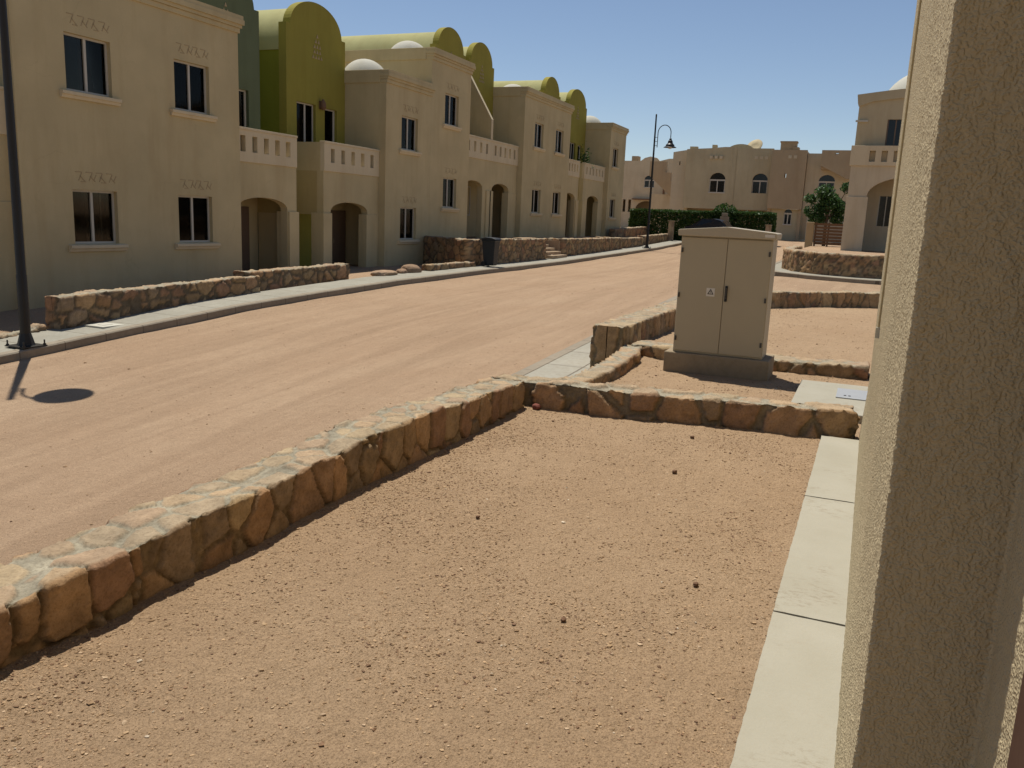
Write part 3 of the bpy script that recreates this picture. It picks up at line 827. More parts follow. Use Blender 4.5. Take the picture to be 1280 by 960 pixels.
# cover on the far pavement
b = MB(); z = float(zr(10.9))+.146; b.box(10.65, 11.15, 12.15, 12.6, z-.03, z+.012); b.box(10.8, 11.0, 12.3, 12.45, z+.012, z+.018)
tag(b.build('inspection_cover', M['white'], loc=(10.9, 12.4, z), bevel=.004), 'small white inspection cover set in the pavement by the near lamp', 'cover')

# ------------------------------------------------------------------ row houses
def arcpts(x0, x1, z0, rise, n=16, p=2.0, rev=False):
    c = (x0+x1)/2; h = (x1-x0)/2
    pts = [(c-h*math.cos(math.pi*i/n), z0+rise*(math.sin(math.pi*i/n))**(2/p)) for i in range(n+1)]
    return pts

M['drape'] = plain('brown_drape', (.15, .115, .085), .9)
def window(parent, x0, x1, z0, z1, y, mull=.5, curtain=0, sill=True, open_=False, dark=False):
    fr = .045; b = MB(); yy = y+.10
    b.box(x0, x1, yy, yy+.07, z0, z0+fr); b.box(x0, x1, yy, yy+.07, z1-fr, z1)
    b.box(x0, x0+fr, yy, yy+.07, z0+fr, z1-fr); b.box(x1-fr, x1, yy, yy+.07, z0+fr, z1-fr)
    xm = x0+(x1-x0)*mull
    b.box(xm-.03, xm+.03, yy-.004, yy+.066, z0+fr, z1-fr)
    if open_: b.box(xm+.24, xm+.28, yy+.038, yy+.062, z0+fr, z1-fr)
    w = b.build('window', M['frame'], parent)
    for a, c in ((x0+fr, xm-.03), (xm+.03, x1-fr)):
        p = MB(); p.box(a, c, yy+.03, yy+.036, z0+fr, z1-fr); p.build('pane', M['glass'], w)
    if sill:
        s = MB(); s.ext([(y+.09, z0-.001), (y-.10, z0-.02), (y-.10, z0-.09), (y-.07, z0-.10), (y-.05, z0-.16), (y+.02, z0-.16), (y+.09, z0-.16)], [], x0-.17, x1+.17, 'x')
        s.build('sill', M['cream_light'], w, bevel=.008)
    if curtain:
        V = []; n = 60; a, c = (x0+.05, x1-.05) if curtain == 1 else ((x0+.05, xm) if curtain == 2 else (xm, x1-.05))
        for i in range(n+1):
            x = a+(c-a)*i/n; yc = y+.30+.025*math.sin(i*1.15)+.012*math.sin(i*.47)
            V += [(x, yc, z0-.1), (x, yc, z1+.05)]
        if curtain != 1:
            d0, d1 = (xm, x1-.05) if curtain == 2 else (x0+.05, xm)
            dm = MB(); dm.box(d0, d1, y+.33, y+.34, z0-.1, z1+.05); dm.build('drape', M['drape'], w)
        cm = MB(); cm.add(V, [(2*i, 2*i+2, 2*i+3, 2*i+1) for i in range(n)]); cm.build('curtain', M['curtain'], w, smooth=True)
    else:
        dm = MB(); dm.box(xm+.02 if sill else x0+.05, x1-.02, y+.33, y+.34, z0-.1, z1+.05); dm.build('drape', M['drape'], w)
    return w

def zigzag(parent, xc, z, y, w=1.05, h=.20):
    b = MB(); t = .018; n = 4
    def seg(p, q, th=t):
        d = Vector((q[0]-p[0], q[1]-p[1])); d.normalize(); nn = Vector((-d.y, d.x))*th/2
        b.ext([(p[0]+nn.x, p[1]+nn.y), (q[0]+nn.x, q[1]+nn.y), (q[0]-nn.x, q[1]-nn.y), (p[0]-nn.x, p[1]-nn.y)], [], y-.006, y+.01, 'y')
    cw = w/n
    for i in range(n):
        a = xc-w/2+i*cw+.01
        seg((a, z+h), (a+cw*.62, z+h)); seg((a+cw*.62, z+h-.01), (a+cw*.3, z+.02)); 
        seg((a+cw*.42, z+h*.62), (a+cw*.9, z+.01)); seg((a+cw*.5, z), (a+cw*1.0, z)) if i % 2 == 0 else seg((a+cw*.78, z+.05), (a+cw*1.02, z+h*.8))
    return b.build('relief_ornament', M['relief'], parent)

def tree_ornament(parent, xc, z, y, h=.8, w=.62):
    b = MB(); rows = 5; rh = h/rows
    for r in range(rows):
        k = r+1 if r < 3 else r
        zt = z+h-r*rh
        for i in range(k):
            x = xc+(i-(k-1)/2)*w/4.2; s = w/4.2*.36
            b.ext([(x-s, zt-rh*.82), (x+s, zt-rh*.82), (x, zt-.02)], [], y-.016, y+.01, 'y')
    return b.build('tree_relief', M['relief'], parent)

YF = 15.625; YP = 15.90; YG = 17.27
def row_house(z0, blk, porch, arch, wc, gcol, label, dome, gap_side, shared=(False, False), sidepar=True, curt=(0, 0), lamp=False,
              gwin=None, part=None, nh=5, top=6.88, bdepth=24.8, openlow=False, bal_split=None, gable=None):
    xb0, xb1 = blk; xp0, xp1 = porch; xa0, xa1 = arch
    t = thing('row_house', ((xb0+xb1)/2, YF, z0), label, 'house', 'terraced houses along the far side of the road')
    zt = z0+top
    wins = [(wc-.575, wc+.575, z0+1.17, z0+2.31), (wc-.575, wc+.575, z0+4.31, z0+5.45)]
    b = MB()
    b.ext([(xb0, z0-.9), (xb1, z0-.9), (xb1, zt-.42), (xb0, zt-.42)], [[(a, c), (bb, c), (bb, d), (a, d)] for a, bb, c, d in wins], YF, YF+.25, 'y')
    b.build('front_wall', M['cream'], t)
    b = MB()
    b.box(xb0, xb0+.2, YF+.25, bdepth, z0-.9, zt-.42); b.box(xb1-.2, xb1, YF+.25, bdepth, z0-.9, zt-.42)
    b.box(xb0+.2, xb1-.2, bdepth-.2, bdepth, z0-.9, zt-.42); b.box(xb0+.2, xb1-.2, YF+.25, bdepth-.2, z0+6.05, z0+6.2)
    b.box(xb0+.2, xb1-.2, YF+.25, bdepth-.2, z0+3.05, z0+3.2); b.box(xb0+.2, xb1-.2, YF+2.9, YF+3.0, z0-.1, z0+6.0)
    b.build('side_wall', M['cream'], t)
    # parapet and stepped cornice
    b = MB()
    L = 0 if shared[0] else 1; Rr = 0 if shared[1] else 1
    for (p, a, c) in ((.045, -.42, -.30), (.085, -.30, -.22), (.13, -.22, -.10), (.11, -.10, 0)):
        b.ext([(xb0-.0*L-(p*.35 if L else 0), YF-p), (xb1+(p if Rr else 0), YF-p), (xb1+(p if Rr else 0), YF+.25), (xb0-(p*.35 if L else 0), YF+.25)], [], zt+a, zt+c, 'z')
    for xx, on, sg in ((xb0, L, -1), (xb1, Rr, 1)):
        x0_, x1_ = (xx-.04, xx+.2) if sg < 0 else (xx-.2, xx+.1)
        if on: b.box(x0_, x1_, YF+.25, bdepth, zt-.42, zt-.002)
    b.box(xb0+.2, xb1-.2, bdepth-.2, bdepth, zt-.42, zt-.004)
    b.build('cornice', M['cream'], t, bevel=.012)
    for i, wn in enumerate(wins):
        w = window(t, *wn, YF, mull=.5 if i else .48, curtain=curt[i], open_=(openlow and i == 0))
        zigzag(t, wc+.03, wn[3]+.17, YF)
    if dome:
        b = MB(); pr = [(0.86*math.cos(a), 6.64+.84*math.sin(a)) for a in np.linspace(0, 1.55, 14)]
        b.lathe([(.87, 6.2)]+pr, ((xb0+xb1)/2 if dome is True else dome, YF+1.95, z0), 36); b.build('dome', M['white'], t, angle=50)
    # porch
    zpt = z0+3.29; zs = z0+2.03
    b = MB()
    ar = arcpts(xa0, xa1, zs, .34, 18, 2.5)
    out = [(xp0, z0-.9), (xa0, z0-.9)]+ar+[(xa1, z0-.9), (xp1, z0-.9), (xp1, zpt), (xp0, zpt)]
    b.ext(out, [], YP, YP+.24, 'y'); pw = b.build('porch_wall', M['cream'], t)
    for s, xa in ((-1, xa0), (1, xa1)):
        xe = xp0 if s < 0 else xp1
        open_side = (s > 0) == (gap_side > 0)
        b = MB()
        ps = .40 if open_side else 9
        a0, a1 = (xe-(.06 if open_side else -.003), min(xe+ps, xa+.09)) if s < 0 else (max(xe-ps, xa-.09), xe+(.06 if open_side else -.003))
        b.box(a0, a1, YP-(.05 if open_side else .03), YP+.42 if open_side else YP+.3, z0-.9, zs-.02); b.build('porch_post', M['cream'], t, bevel=.01)
    # gap side: lintel and solid parapet
    xg = xp1 if gap_side > 0 else xp0
    xi, xo = (xg-.16, xg-.003) if gap_side > 0 else (xg+.003, xg+.16)
    if sidepar:
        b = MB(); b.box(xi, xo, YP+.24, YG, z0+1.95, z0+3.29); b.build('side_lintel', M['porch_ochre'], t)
        b = MB(); b.box(xi, xo, YP+.12, YG, z0+3.29, z0+4.15); b.build('side_parapet', M['cream'], t)
    b = MB(); b.box(xp0+.17, xp1-.17, YP+.24, YG, z0+3.1, z0+3.27); b.build('balcony_floor', M['cream'], t)
    # balustrade with rectangular openings
    b = MB(); holes = []
    nn_ = nh; ww = (xp1-xp0-.34)/nn_
    for i in range(nn_):
        c = xp0+.17+ww*(i+.5); holes.append([(c-.10, z0+3.56), (c+.10, z0+3.56), (c+.10, z0+3.98), (c-.10, z0+3.98)])
    b.ext([(xp0+.002, z0+3.29), (xp1-.002, z0+3.29), (xp1-.002, z0+4.13), (xp0+.002, z0+4.13)], holes, YP-.035, YP+.12, 'y')
    b.box(xp0-.0, xp1+.0, YP-.06, YP+.14, z0+4.13, z0+4.19)
    b.build('balustrade', M['cream_light'], t, bevel=.006)
    # rear wall + gable
    xg0, xg1 = gable or (xp0, xp1)
    sh = .20; ar = arcpts(xg0+sh, xg1-sh, z0+7.62, .96, 28, 2.2)
    ar = [(x, z) for x, z in ar]
    ga = [(xg0, z0-.9), (xg0, z0+7.70), (xg0+sh, z0+7.70)]+ar[1:-1]+[(xg1-sh, z0+7.70), (xg1, z0+7.70), (xg1, z0-.9)]
    gx = (xg0+xg1)/2; hw = (xg1-xg0)
    if gwin is None: gwin = (xg0+hw*.16, xg0+hw*.47, xg0+hw*.60, xg0+hw*.82)
    a0, a1, d0, d1 = gwin
    hs = [[(a0, z0+3.4), (a1, z0+3.4), (a1, z0+5.45), (a0, z0+5.45)], [(d0, z0+3.4), (d1, z0+3.4), (d1, z0+5.42), (d0, z0+5.42)]]
    b = MB(); b.ext(ga, hs, YG, YG+.28, 'y'); gb = b.build('gable_wall', M[gcol], t)
    window(t, a0, a1, z0+3.4, z0+5.45, YG, sill=False, mull=.55)
    window(t, d0, d1, z0+3.4, z0+5.42, YG, sill=False, mull=.93)
    if gap_side > 0 or not sidepar:   # porch closed at the side, plain inner lining
        b = MB(); b.box(xp0+.16, xp1-.16, YG-.06, YG-.003, z0-.3, z0+3.1); 
        if sidepar: b.box(xp1-.15, xp1-.01, YP+.43, YG-.07, z0-.3, z0+1.949)
        b.build('porch_lining', M['cream'], t)
        dx = xp1-1.45
        w_ = window(t, xp0+.3, xp0+.75, z0+.9, z0+2.2, YG-.18, sill=False, mull=.93)
    else:
        b = MB(); b.box(xp1-.95, xp1-.02, YG-.06, YG-.003, z0-.3, z0+3.1); b.build('porch_lining', M['cream'], t)
        dx = xp1-.93
    b = MB(); b.box(dx, dx+.85, YG-.11, YG-.065, z0-.02, z0+2.1); dr = b.build('door', M['darkwood'], t, bevel=.006)
    b = MB(); b.tube([(dx+.08, YG-.14, z0+1.0), (dx+.08, YG-.14, z0+1.15)], .012, 8); b.build('door_handle', M['chrome'], dr)
    tree_ornament(t, gx, z0+6.85, YG)
    # body behind and barrel vault
    b = MB(); x0_, x1_ = xg0+.01, xg1-.01
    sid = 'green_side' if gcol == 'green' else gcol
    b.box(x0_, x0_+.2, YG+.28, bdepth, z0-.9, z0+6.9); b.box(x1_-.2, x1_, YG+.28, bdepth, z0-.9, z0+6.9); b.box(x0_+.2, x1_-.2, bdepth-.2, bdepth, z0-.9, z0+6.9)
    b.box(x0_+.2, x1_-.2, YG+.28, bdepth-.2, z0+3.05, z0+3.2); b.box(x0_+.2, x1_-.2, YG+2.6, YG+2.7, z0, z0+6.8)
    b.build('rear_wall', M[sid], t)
    b = MB(); ar = arcpts(x0_-.03, x1_+.03, z0+6.9, 1.52, 30, 2.15); ari = arcpts(x0_+.2, x1_-.2, z0+6.9, 1.3, 30, 2.15)
    b.ext(ar+list(reversed(ari)), [], YG+.28, bdepth, 'y'); b.build('barrel_vault', M['vault'], t, angle=30)
    b = MB(); b.ext(ar, [], bdepth, bdepth+.1, 'y'); b.build('vault_end', M['vault'], t)
    if lamp:
        b = MB(); lx = (a1+d0)/2; b.box(lx-.06, lx+.06, YG-.04, YG, z0+5.35, z0+5.6); b.lathe([(.05, 5.32), (.10, 5.4), (.09, 5.55), (.02, 5.66)], (lx, YG-.12, z0), 12); b.build('wall_lantern', M['slatwood'], t)
    if part:
        x = part
        b = MB(); b.ext([(YP+.0, z0+3.3), (YP+.0, z0+5.02), (YG, z0+7.3), (YG, z0+3.3)], [], x-.07, x+.07, 'x'); p_ = b.build('partition_wall', M['cream'], t)
        b = MB(); b.ext([(YP-.03, z0+3.3), (YP-.03, z0+5.05), (YG, z0+7.36), (YG, z0+7.3), (YP+.0, z0+5.02), (YP+.0, z0+3.3)], [], x-.09, x+.09, 'x'); b.build('coping', M['cream_light'], p_)
    return t

LO, UP = -.53, .69
row_house(LO, (11.93, 15.115), (8.9, 11.93), (9.35, 11.5), 13.68, 'teal', 'nearest row house at the left edge, cream with a wide plain window bay',
          None, -1, shared=(False, True), curt=(0, 0), openlow=True)
row_house(LO, (15.115, 18.30), (18.303, 21.05), (18.5, 20.62), 16.65, 'teal', 'row house with the dull dark green gable above its balcony',
          16.4, 1, shared=(True, False), curt=(0, 2), nh=5, gable=(18.35, 21.15))
row_house(LO, (25.58, 28.75), (22.4, 25.577), (22.78, 24.92), 27.2, 'green', 'lower row house with the tallest looking yellow green gable and a tree relief',
          27.3, -1, shared=(False, False), curt=(0, 0), lamp=True, gwin=(22.9, 23.9, 24.4, 25.1), top=6.80)
row_house(UP, (28.753, 32.05), (32.053, 34.80), (32.2, 34.05), 30.42, 'green', 'first of the higher row houses, its green gable peeking over the flat roof',
          30.4, 1, shared=(False, False), sidepar=False, curt=(2, 1), part=34.80, nh=4, gable=(32.06, 34.8))
row_house(UP, (37.85, 41.10), (34.803, 37.846), (35.02, 36.95), 39.8, 'green', 'row house right of the sloping balcony partition, behind the black bin wall',
          40.9, -1, shared=(False, True), sidepar=False, curt=(1, 0), nh=5, gable=(35.15, 37.84))
row_house(UP, (41.10, 44.38), (44.383, 47.0), (44.6, 46.5), 42.75, 'green', 'row house second from the far end, left of the far narrow gap',
          None, 1, shared=(True, False), curt=(0, 2), nh=5, gable=(44.39, 47.05))
row_house(UP, (51.92, 55.4), (47.85, 51.916), (48.75, 50.95), 53.2, 'green', 'farthest row house at the end of the row with a small white dome',
          53.5, -1, shared=(False, False), curt=(1, 0), nh=6, gable=(48.5, 51.9))

# balcony plant on the last house
def leaves(n, fn, size, k=0):
    """n leaf quads; fn(n)->positions"""
    P = fn(n); n = len(P)
    a = rng.normal(size=(n, 3)); a /= np.linalg.norm(a, axis=1)[:, None]
    bb = rng.normal(size=(n, 3)); bb -= a*(a*bb).sum(1)[:, None]; bb /= np.linalg.norm(bb, axis=1)[:, None]
    s = size*rng.uniform(.6, 1.4, n)[:, None]
    V = np.stack([P-a*s, P+bb*s*.45, P+a*s, P-bb*s*.45], 1).reshape(-1, 3)
    F = np.arange(n*4).reshape(-1, 4)
    return V, F
pz = UP+3.28
t = thing('potted_plant', (49.2, 16.35, pz), 'potted bush on the balcony of the farthest row house', 'plant')
b = MB(); b.lathe([(.12, 0), (.18, .3), (.2, .32), (.17, .32)], (49.2, 16.35, pz), 14); b.build('pot', M['slatwood'], t)
def f(n):
    p = rng.normal(size=(n, 3))*np.array([.2, .2, .38]); return p+np.array([49.2, 16.35, pz+.95])
V, F = leaves(320, f, .08); np_mesh('foliage', V, F, M['leaf'], parent=t)

# ------------------------------------------------------------------ domed house on the right (faces -X)
t = thing('domed_house', (38, -2, .83), 'cream house with arched porch and white dome above the curved stone wall', 'house')
zb = .83; X0 = 38.0
ar = arcpts(-3.6, .46, 3.05, .85, 20, 2.2)
out = [(1.19, zb-.3), (1.19, 4.26), (-4.6, 4.26), (-4.6, zb-.3), (-3.6, zb-.3)]+ar+[(.46, zb-.3)]
b = MB(); b.ext(out, [], X0, X0+.35, 'x'); b.build('porch_wall', M['far3'], t)
b = MB(); b.box(X0-.05, X0+.4, .40, 1.22, zb-.3, 3.03); b.build('porch_pillar', M['far3'], t, bevel=.01)
hol = [[(y-.11, 4.42), (y+.11, 4.42), (y+.11, 4.85), (y-.11, 4.85)] for y in (.43, -.02, -.47, -.92, -1.4, -1.9, -2.4)]
b = MB(); b.ext([(1.25, 4.262), (-4.6, 4.262), (-4.6, 5.05), (1.25, 5.05)], hol, X0-.07, X0+.12, 'x'); b.box(X0+.15, X0+.25, -4.6, 1.1, 4.262, 4.98); b.build('balustrade', M['cream_light'], t, bevel=.008)
top_ = [(1.15, 7.02)]+[(1.15-i*.5, 7.02+.24*math.sin(math.pi*i/11)) for i in range(1, 12)]
b = MB(); b.ext([(1.15, 4.27)]+top_+[(-4.4, 4.27)], [[(.02, 4.9), (.02, 6.1), (-.62, 6.1), (-.62, 4.9)]], X0+.3, X0+.55, 'x'); b.build('upper_wall', M['far1'], t)
b = MB(); b.ext([(1.17, 6.6), (1.21, 6.72), (1.26, 7.06)]+[(y-.0, z+.05) for y, z in top_[1:]]+[(-4.4, 6.98), (-4.4, 6.72)]+[(1.15-i*.5, 6.72+.24*math.sin(math.pi*i/11)) for i in range(10, 0, -1)], [], X0+.22, X0+.3, 'x'); b.build('cornice', M['far1'], t)
b = MB(); b.box(X0+.2, X0+.3, .75, 1.22, 6.0, 6.07); b.build('ledge', M['white'], t)
b = MB(); b.box(X0+.4, X0+.45, -.62, .02, 4.9, 6.1); wf = b.build('window', M['carglass'], t)
b = MB(); b.box(X0+.36, X0+.4, -.62, -.57, 4.9, 6.1); b.box(X0+.36, X0+.4, -.03, .02, 4.9, 6.1); b.box(X0+.36, X0+.4, -.33, -.28, 4.9, 6.1); b.build('frame', M['darkwood'], wf)
b = MB(); b.box(X0+.55, X0+9, .85, 1.10, zb-.3, 7.02); b.box(X0+.35, X0+.55, 1.0, 1.13, zb-.3, 4.2); b.box(X0+.55, X0+9, -6.6, -4.4, zb-.3, 7.0); b.box(X0+8.8, X0+9, -4.4, .85, zb-.3, 7.0)
b.build('side_wall', M['far1'], t)
b = MB(); b.box(X0+.55, X0+8.8, -4.4, .85, 6.45, 6.6); b.build('roof', M['far1'], t)
b = MB(); b.ext([(.85, zb), (-4.4, zb), (-4.4, 4.2), (.85, 4.2)], [[(-.02, 1.9), (-.02, 3.15), (-.62, 3.15), (-.62, 1.9)]], X0+1.9, X0+2.1, 'x'); b.build('porch_back_wall', M['far3'], t)
b = MB(); b.box(X0+2.0, X0+2.04, -.62, -.02, 1.9, 3.15); wf = b.build('window', M['carglass'], t)
b = MB(); b.box(X0+1.95, X0+2.0, -.34, -.3, 1.9, 3.15); b.box(X0+1.95, X0+2.0, -.06, -.02, 1.9, 3.15); b.build('frame', M['frame'], wf)
b = MB(); b.box(X0+.35, X0+1.9, -4.4, 1.0, 4.1, 4.25); b.build('balcony_floor', M['far3'], t)
b = MB(); b.lathe([(1.85, 6.55)]+[(1.85*math.cos(a), 6.75+1.7*math.sin(a)) for a in np.linspace(0, 1.55, 16)], (X0+3.2, -1.45, 0), 40); b.build('dome', M['white'], t, angle=50)

# slatted planter, pillar, tree
t = thing('timber_screen', (45, 2.05, .85), 'low brown slatted timber screen under the tree', 'screen')
b = MB()
for i in range(7): b.box(45-.02, 45.02, 1.25, 2.75, .92+i*.155, .92+i*.155+.115)
b.build('slats', M['slatwood'], t)
for y in (1.4, 2.1, 2.7):
    b = MB(); b.box(45.02, 45.10, y-.04, y+.04, .8, 2.0); b.build('post', M['slatwood'], t)
b = MB(); b.box(44.85, 45.15, 2.78, 3.14, .5, 2.0); tag(b.build('gate_pillar', M['far2'], loc=(45, 2.96, .5), bevel=.02), 'brown pillar at the left end of the slatted timber screen', 'pillar')

def tree(name, x, y, z, h, lobes, n, size, label, mat, cat='tree'):
    t = thing(name, (x, y, z), label, cat)
    b = MB(); b.tube([(x, y, z-.2), (x+.03, y+.02, z+h*.25), (x-.02, y-.03, z+h*.45), (x, y, z+h*.7)], [.10, .08, .07, .03], 8)
    for (lx, ly, lz, r) in lobes[:6]: b.tube([(x, y, z+h*.38), (x+lx*.6, y+ly*.6, (z+h*.4+lz)/2), (x+lx, y+ly, lz)], [.05, .03, .012], 6)
    b.build('trunk', M['bark'], t, smooth=True)
    def f(n):
        out = []
        for (lx, ly, lz, r) in lobes:
            m = int(n*r**2/sum(q[3]**2 for q in lobes))
            d = rng.normal(size=(m, 3)); d /= np.linalg.norm(d, axis=1)[:, None]
            rad = r*(.55+.5*rng.uniform(0, 1, m))[:, None]
            p = d*rad*np.array([1, 1, .75])+np.array([x+lx, y+ly, lz])
            k = fbm(p, 2.2, 2, 5) > -.25
            out.append(p[k])
        return np.concatenate(out)
    V, F = leaves(n, f, size); np_mesh('crown', V, F, mat, parent=t, smooth=False)
    return t
tree('tree', 47, 2.35, .83, 3.4, [(0, -.1, 2.9, .62), (.1, .65, 2.6, .5), (0, -.6, 2.75, .5), (-.1, .2, 3.55, .5), (.2, -.85, 3.8, .36), (.1, .9, 3.2, .33), (0, .45, 2.2, .45), (0, -.5, 2.2, .4), (.4, 0, 3.1, .6), (-.1, -1.15, 3.9, .25)],
     5200, .085, 'bushy green tree behind the slatted timber screen', M['leaf2'])

def hedge(name, x0, x1, y0, y1, z0, z1, n, label, size=.07, bulge=.12):
    t = thing(name, ((x0+x1)/2, (y0+y1)/2, z0), label, 'hedge')
    def f(n):
        p = rng.uniform(0, 1, (n, 3)); face = rng.integers(0, 4, n)
        p[:, 2] = np.where(face == 0, 1-.08*rng.uniform(0, 1, n)**2, p[:, 2]); p[:, 0] = np.where(face == 1, .15*rng.uniform(0, 1, n), p[:, 0])
        p[:, 1] = np.where(face == 2, np.where(rng.uniform(0, 1, n) > .5, .03*rng.uniform(0, 1, n), 1-.03*rng.uniform(0, 1, n)), p[:, 1])
        q = np.stack([x0+(x1-x0)*p[:, 0], y0+(y1-y0)*p[:, 1], z0+(z1-z0)*p[:, 2]], 1)
        q += bulge*np.stack([fbm(q, 1.3, 3, 1), fbm(q, 1.3, 3, 2), fbm(q, 1.3, 3, 3)], 1)
        return q
    V, F = leaves(n, f, size); np_mesh('foliage', V, F, M['leaf'], parent=t, smooth=False)
    b = MB()
    for k in range(int((y1-y0)/.7)): yy = y0+.35+k*.7; b.tube([((x0+x1)/2, yy, z0-.2), ((x0+x1)/2+.05, yy+.05, z0+(z1-z0)*.75)], [.03, .012], 5)
    b.build('stems', M['bark'], t)
    return t
hedge('hedge', 60, 61.4, 10.0, 16.3, .5, 2.55, 17000, 'long clipped dark green hedge behind the distant lamp post', .10)
hedge('hedge', 60, 61.4, 6.3, 9.1, .6, 2.6, 8000, 'shorter clipped hedge above the cabinet roof, right of the car', .10)
tree('round_bush', 60.6, 9.7, .6, 2.6, [(0, 0, 2.6, .75), (0, .5, 2.2, .6), (0, -.5, 2.4, .6), (.1, .1, 1.6, .7)], 3500, .10, 'taller rounded bush between the two hedges', M['leaf'], 'bush')
for (y, lb) in ((13.0, 'small pale stone pillar in front of the long hedge'), (6.5, 'small pale stone pillar at the right end of the shorter hedge')):
    b = MB(); b.box(58.8, 59.15, y-.17, y+.17, .3, 1.78); b.box(58.77, 59.18, y-.2, y+.2, 1.782, 1.83); tag(b.build('stone_pillar', M['stepstone'], loc=(59, y, .3), bevel=.015), lb, 'pillar', 'small pillars by the hedges')
# pale stepped ornament by the bush
b = MB()
for i, (w, h0, h1) in enumerate(((.45, .5, 1.5), (.38, 1.5, 1.9), (.30, 1.9, 2.25), (.2, 2.25, 2.5))): b.box(59.4, 59.6, 9.5-w, 9.5+w, h0+.001*i, h1)
tag(b.build('stepped_gatepost', M['kerb'], loc=(59.5, 9.5, .5), bevel=.02), 'pale stepped concrete gatepost in front of the rounded bush', 'gatepost')
# steps/stone blocks right of the row end
steps('stone_steps', 56.2, 58.2, 15.4, 7, .6, .2, .35, 'brown stone steps climbing beside the end of the row')

# ------------------------------------------------------------------ far villas
def arch_win(parent, X, y0, y1, z0, zs, rise, bars=True):
    ar = arcpts(y0, y1, zs, rise, 14)
    b = MB(); b.ext([(y0, z0)]+ar+[(y1, z0)], [], X+.10, X+.16, 'x'); w = b.build('window', M['carglass'], parent)
    b = MB(); b.box(X+.02, X+.10, y0, y1, zs-.10, zs+.02); b.box(X+.04, X+.10, (y0+y1)/2-.04, (y0+y1)/2+.04, z0, zs-.1)
    b.box(X+.04, X+.10, y0, y0+.06, z0, zs-.1); b.box(X+.04, X+.10, y1-.06, y1, z0, zs-.1)
    b.box(X-.06, X+.10, y0-.05, y1+.05, z0-.10, z0); b.build('frame', M['frame'], w)
    return [(y0, z0)]+ar+[(y1, z0)]
def villa_wall(t, X, outline, holes, mat, th=.3, name='front_wall'):
    b = MB(); b.ext(outline, holes, X, X+th, 'x'); return b.build(name, mat, t)
t = thing('far_villa', (72, 10, .8), 'wide tan villa with two arched upper windows behind the hedge', 'house')
X = 72.
w1 = arch_win(t, X, 11.72, 12.98, 4.35, 5.35, .55); w2 = arch_win(t, X, 8.35, 9.55, 4.35, 5.35, .55)
villa_wall(t, X, [(15.05, 3.0), (15.05, 7.75), (13.0, 7.85), (12.0, 7.95), (10.92, 7.95), (10.92, 3.0)], [w1], M['far1'])
villa_wall(t, X-.12, [(10.9, 3.0), (10.9, 7.85), (8.1, 7.85), (8.1, 3.0)], [w2], M['far1'], .3)
b = MB(); b.box(X, X+.3, 8.1, 10.9, 3.0, 4.2); 
villa_wall(t, X+1.2, [(15.05, .3), (15.05, 3.4), (8.1, 3.4), (8.1, .3)], [], M['far2'], .3, 'lower_wall')
b = MB(); b.box(X+.3, X+1.2, 8.1, 15.05, 3.0, 3.2); b.build('soffit', M['far2'], t)
b = MB(); b.box(X+.3, X+9, 14.75, 15.03, .3, 7.7); b.box(X+.3, X+9, 8.12, 8.4, .3, 7.7); b.box(X+.3, X+9, 8.4, 14.75, 7.0, 7.2); b.build('side_wall', M['far1'], t)
b = MB(); b.ext(arcpts(9.7, 12.0, 7.6, .68, 20, 2.1), [], X+1.0, X+6, 'x'); b.build('vault_roof', M['far1'], t, angle=30)
b = MB()
for y in (13.0, 12.6, 12.2, 9.4, 9.0, 8.6): b.box(X-.15, X-.12 if y < 10.9 else X+.02, y-.12, y+.12, 7.0, 7.24)
b.build('relief_squares', M['far3'], t)
for (y, w, h0, h1) in ((12.9, .18, 7.8, 8.15), (14.6, .3, 7.6, 8.0)):
    b = MB(); b.box(X+.4, X+.9, y-w, y+w, h0-.6, h1); b.build('chimney', M['far1'], t)
# satellite dish
t2 = thing('satellite_dish', (74, 9.6, 7.2), 'pale satellite dish on the roof of the wide tan villa', 'satellite dish')
b = MB(); n = 22; V = [(73.85, 9.75, 8.15)]; F = []
dn = Vector((-.75, .35, .56)).normalized(); du = dn.cross(Vector((0, 0, 1))).normalized(); dv = du.cross(dn)
c0 = Vector((74, 9.9, 8.1))
for r_ in (.36, .72):
    for k in range(n):
        a = 2*math.pi*k/n; V.append(tuple(c0+du*r_*math.cos(a)+dv*r_*math.sin(a)+dn*(.28*r_*r_)))
V[0] = tuple(c0)
for k in range(n): F += [(0, 1+k, 1+(k+1) % n)]; F += [(1+k, 1+n+k, 1+n+(k+1) % n, 1+(k+1) % n)]
b.add(V, F); ds = b.build('reflector', M['far1'], t2, smooth=True); sm = ds.modifiers.new('s', 'SOLIDIFY'); sm.thickness = .04
b = MB(); b.tube([(74.1, 9.6, 7.0), (74.1, 9.65, 8.1)], .05, 8); b.build('mast', M['hinge'], t2)
# side volume left
t = thing('stair_tower', (73, 15.7, .8), 'pale plain tower part at the left end of the wide tan villa', 'house')
villa_wall(t, 72.6, [(16.3, .3), (16.3, 7.55), (15.06, 7.75), (15.06, .3)], [[(15.75, 6.5), (15.65, 6.5), (15.65, 6.8), (15.75, 6.8)]], M['far3'])
b = MB(); b.box(72.9, 80, 16.0, 16.28, .3, 7.5); b.box(72.9, 80, 15.08, 16.0, 7.2, 7.4); b.build('side_wall', M['far3'], t)
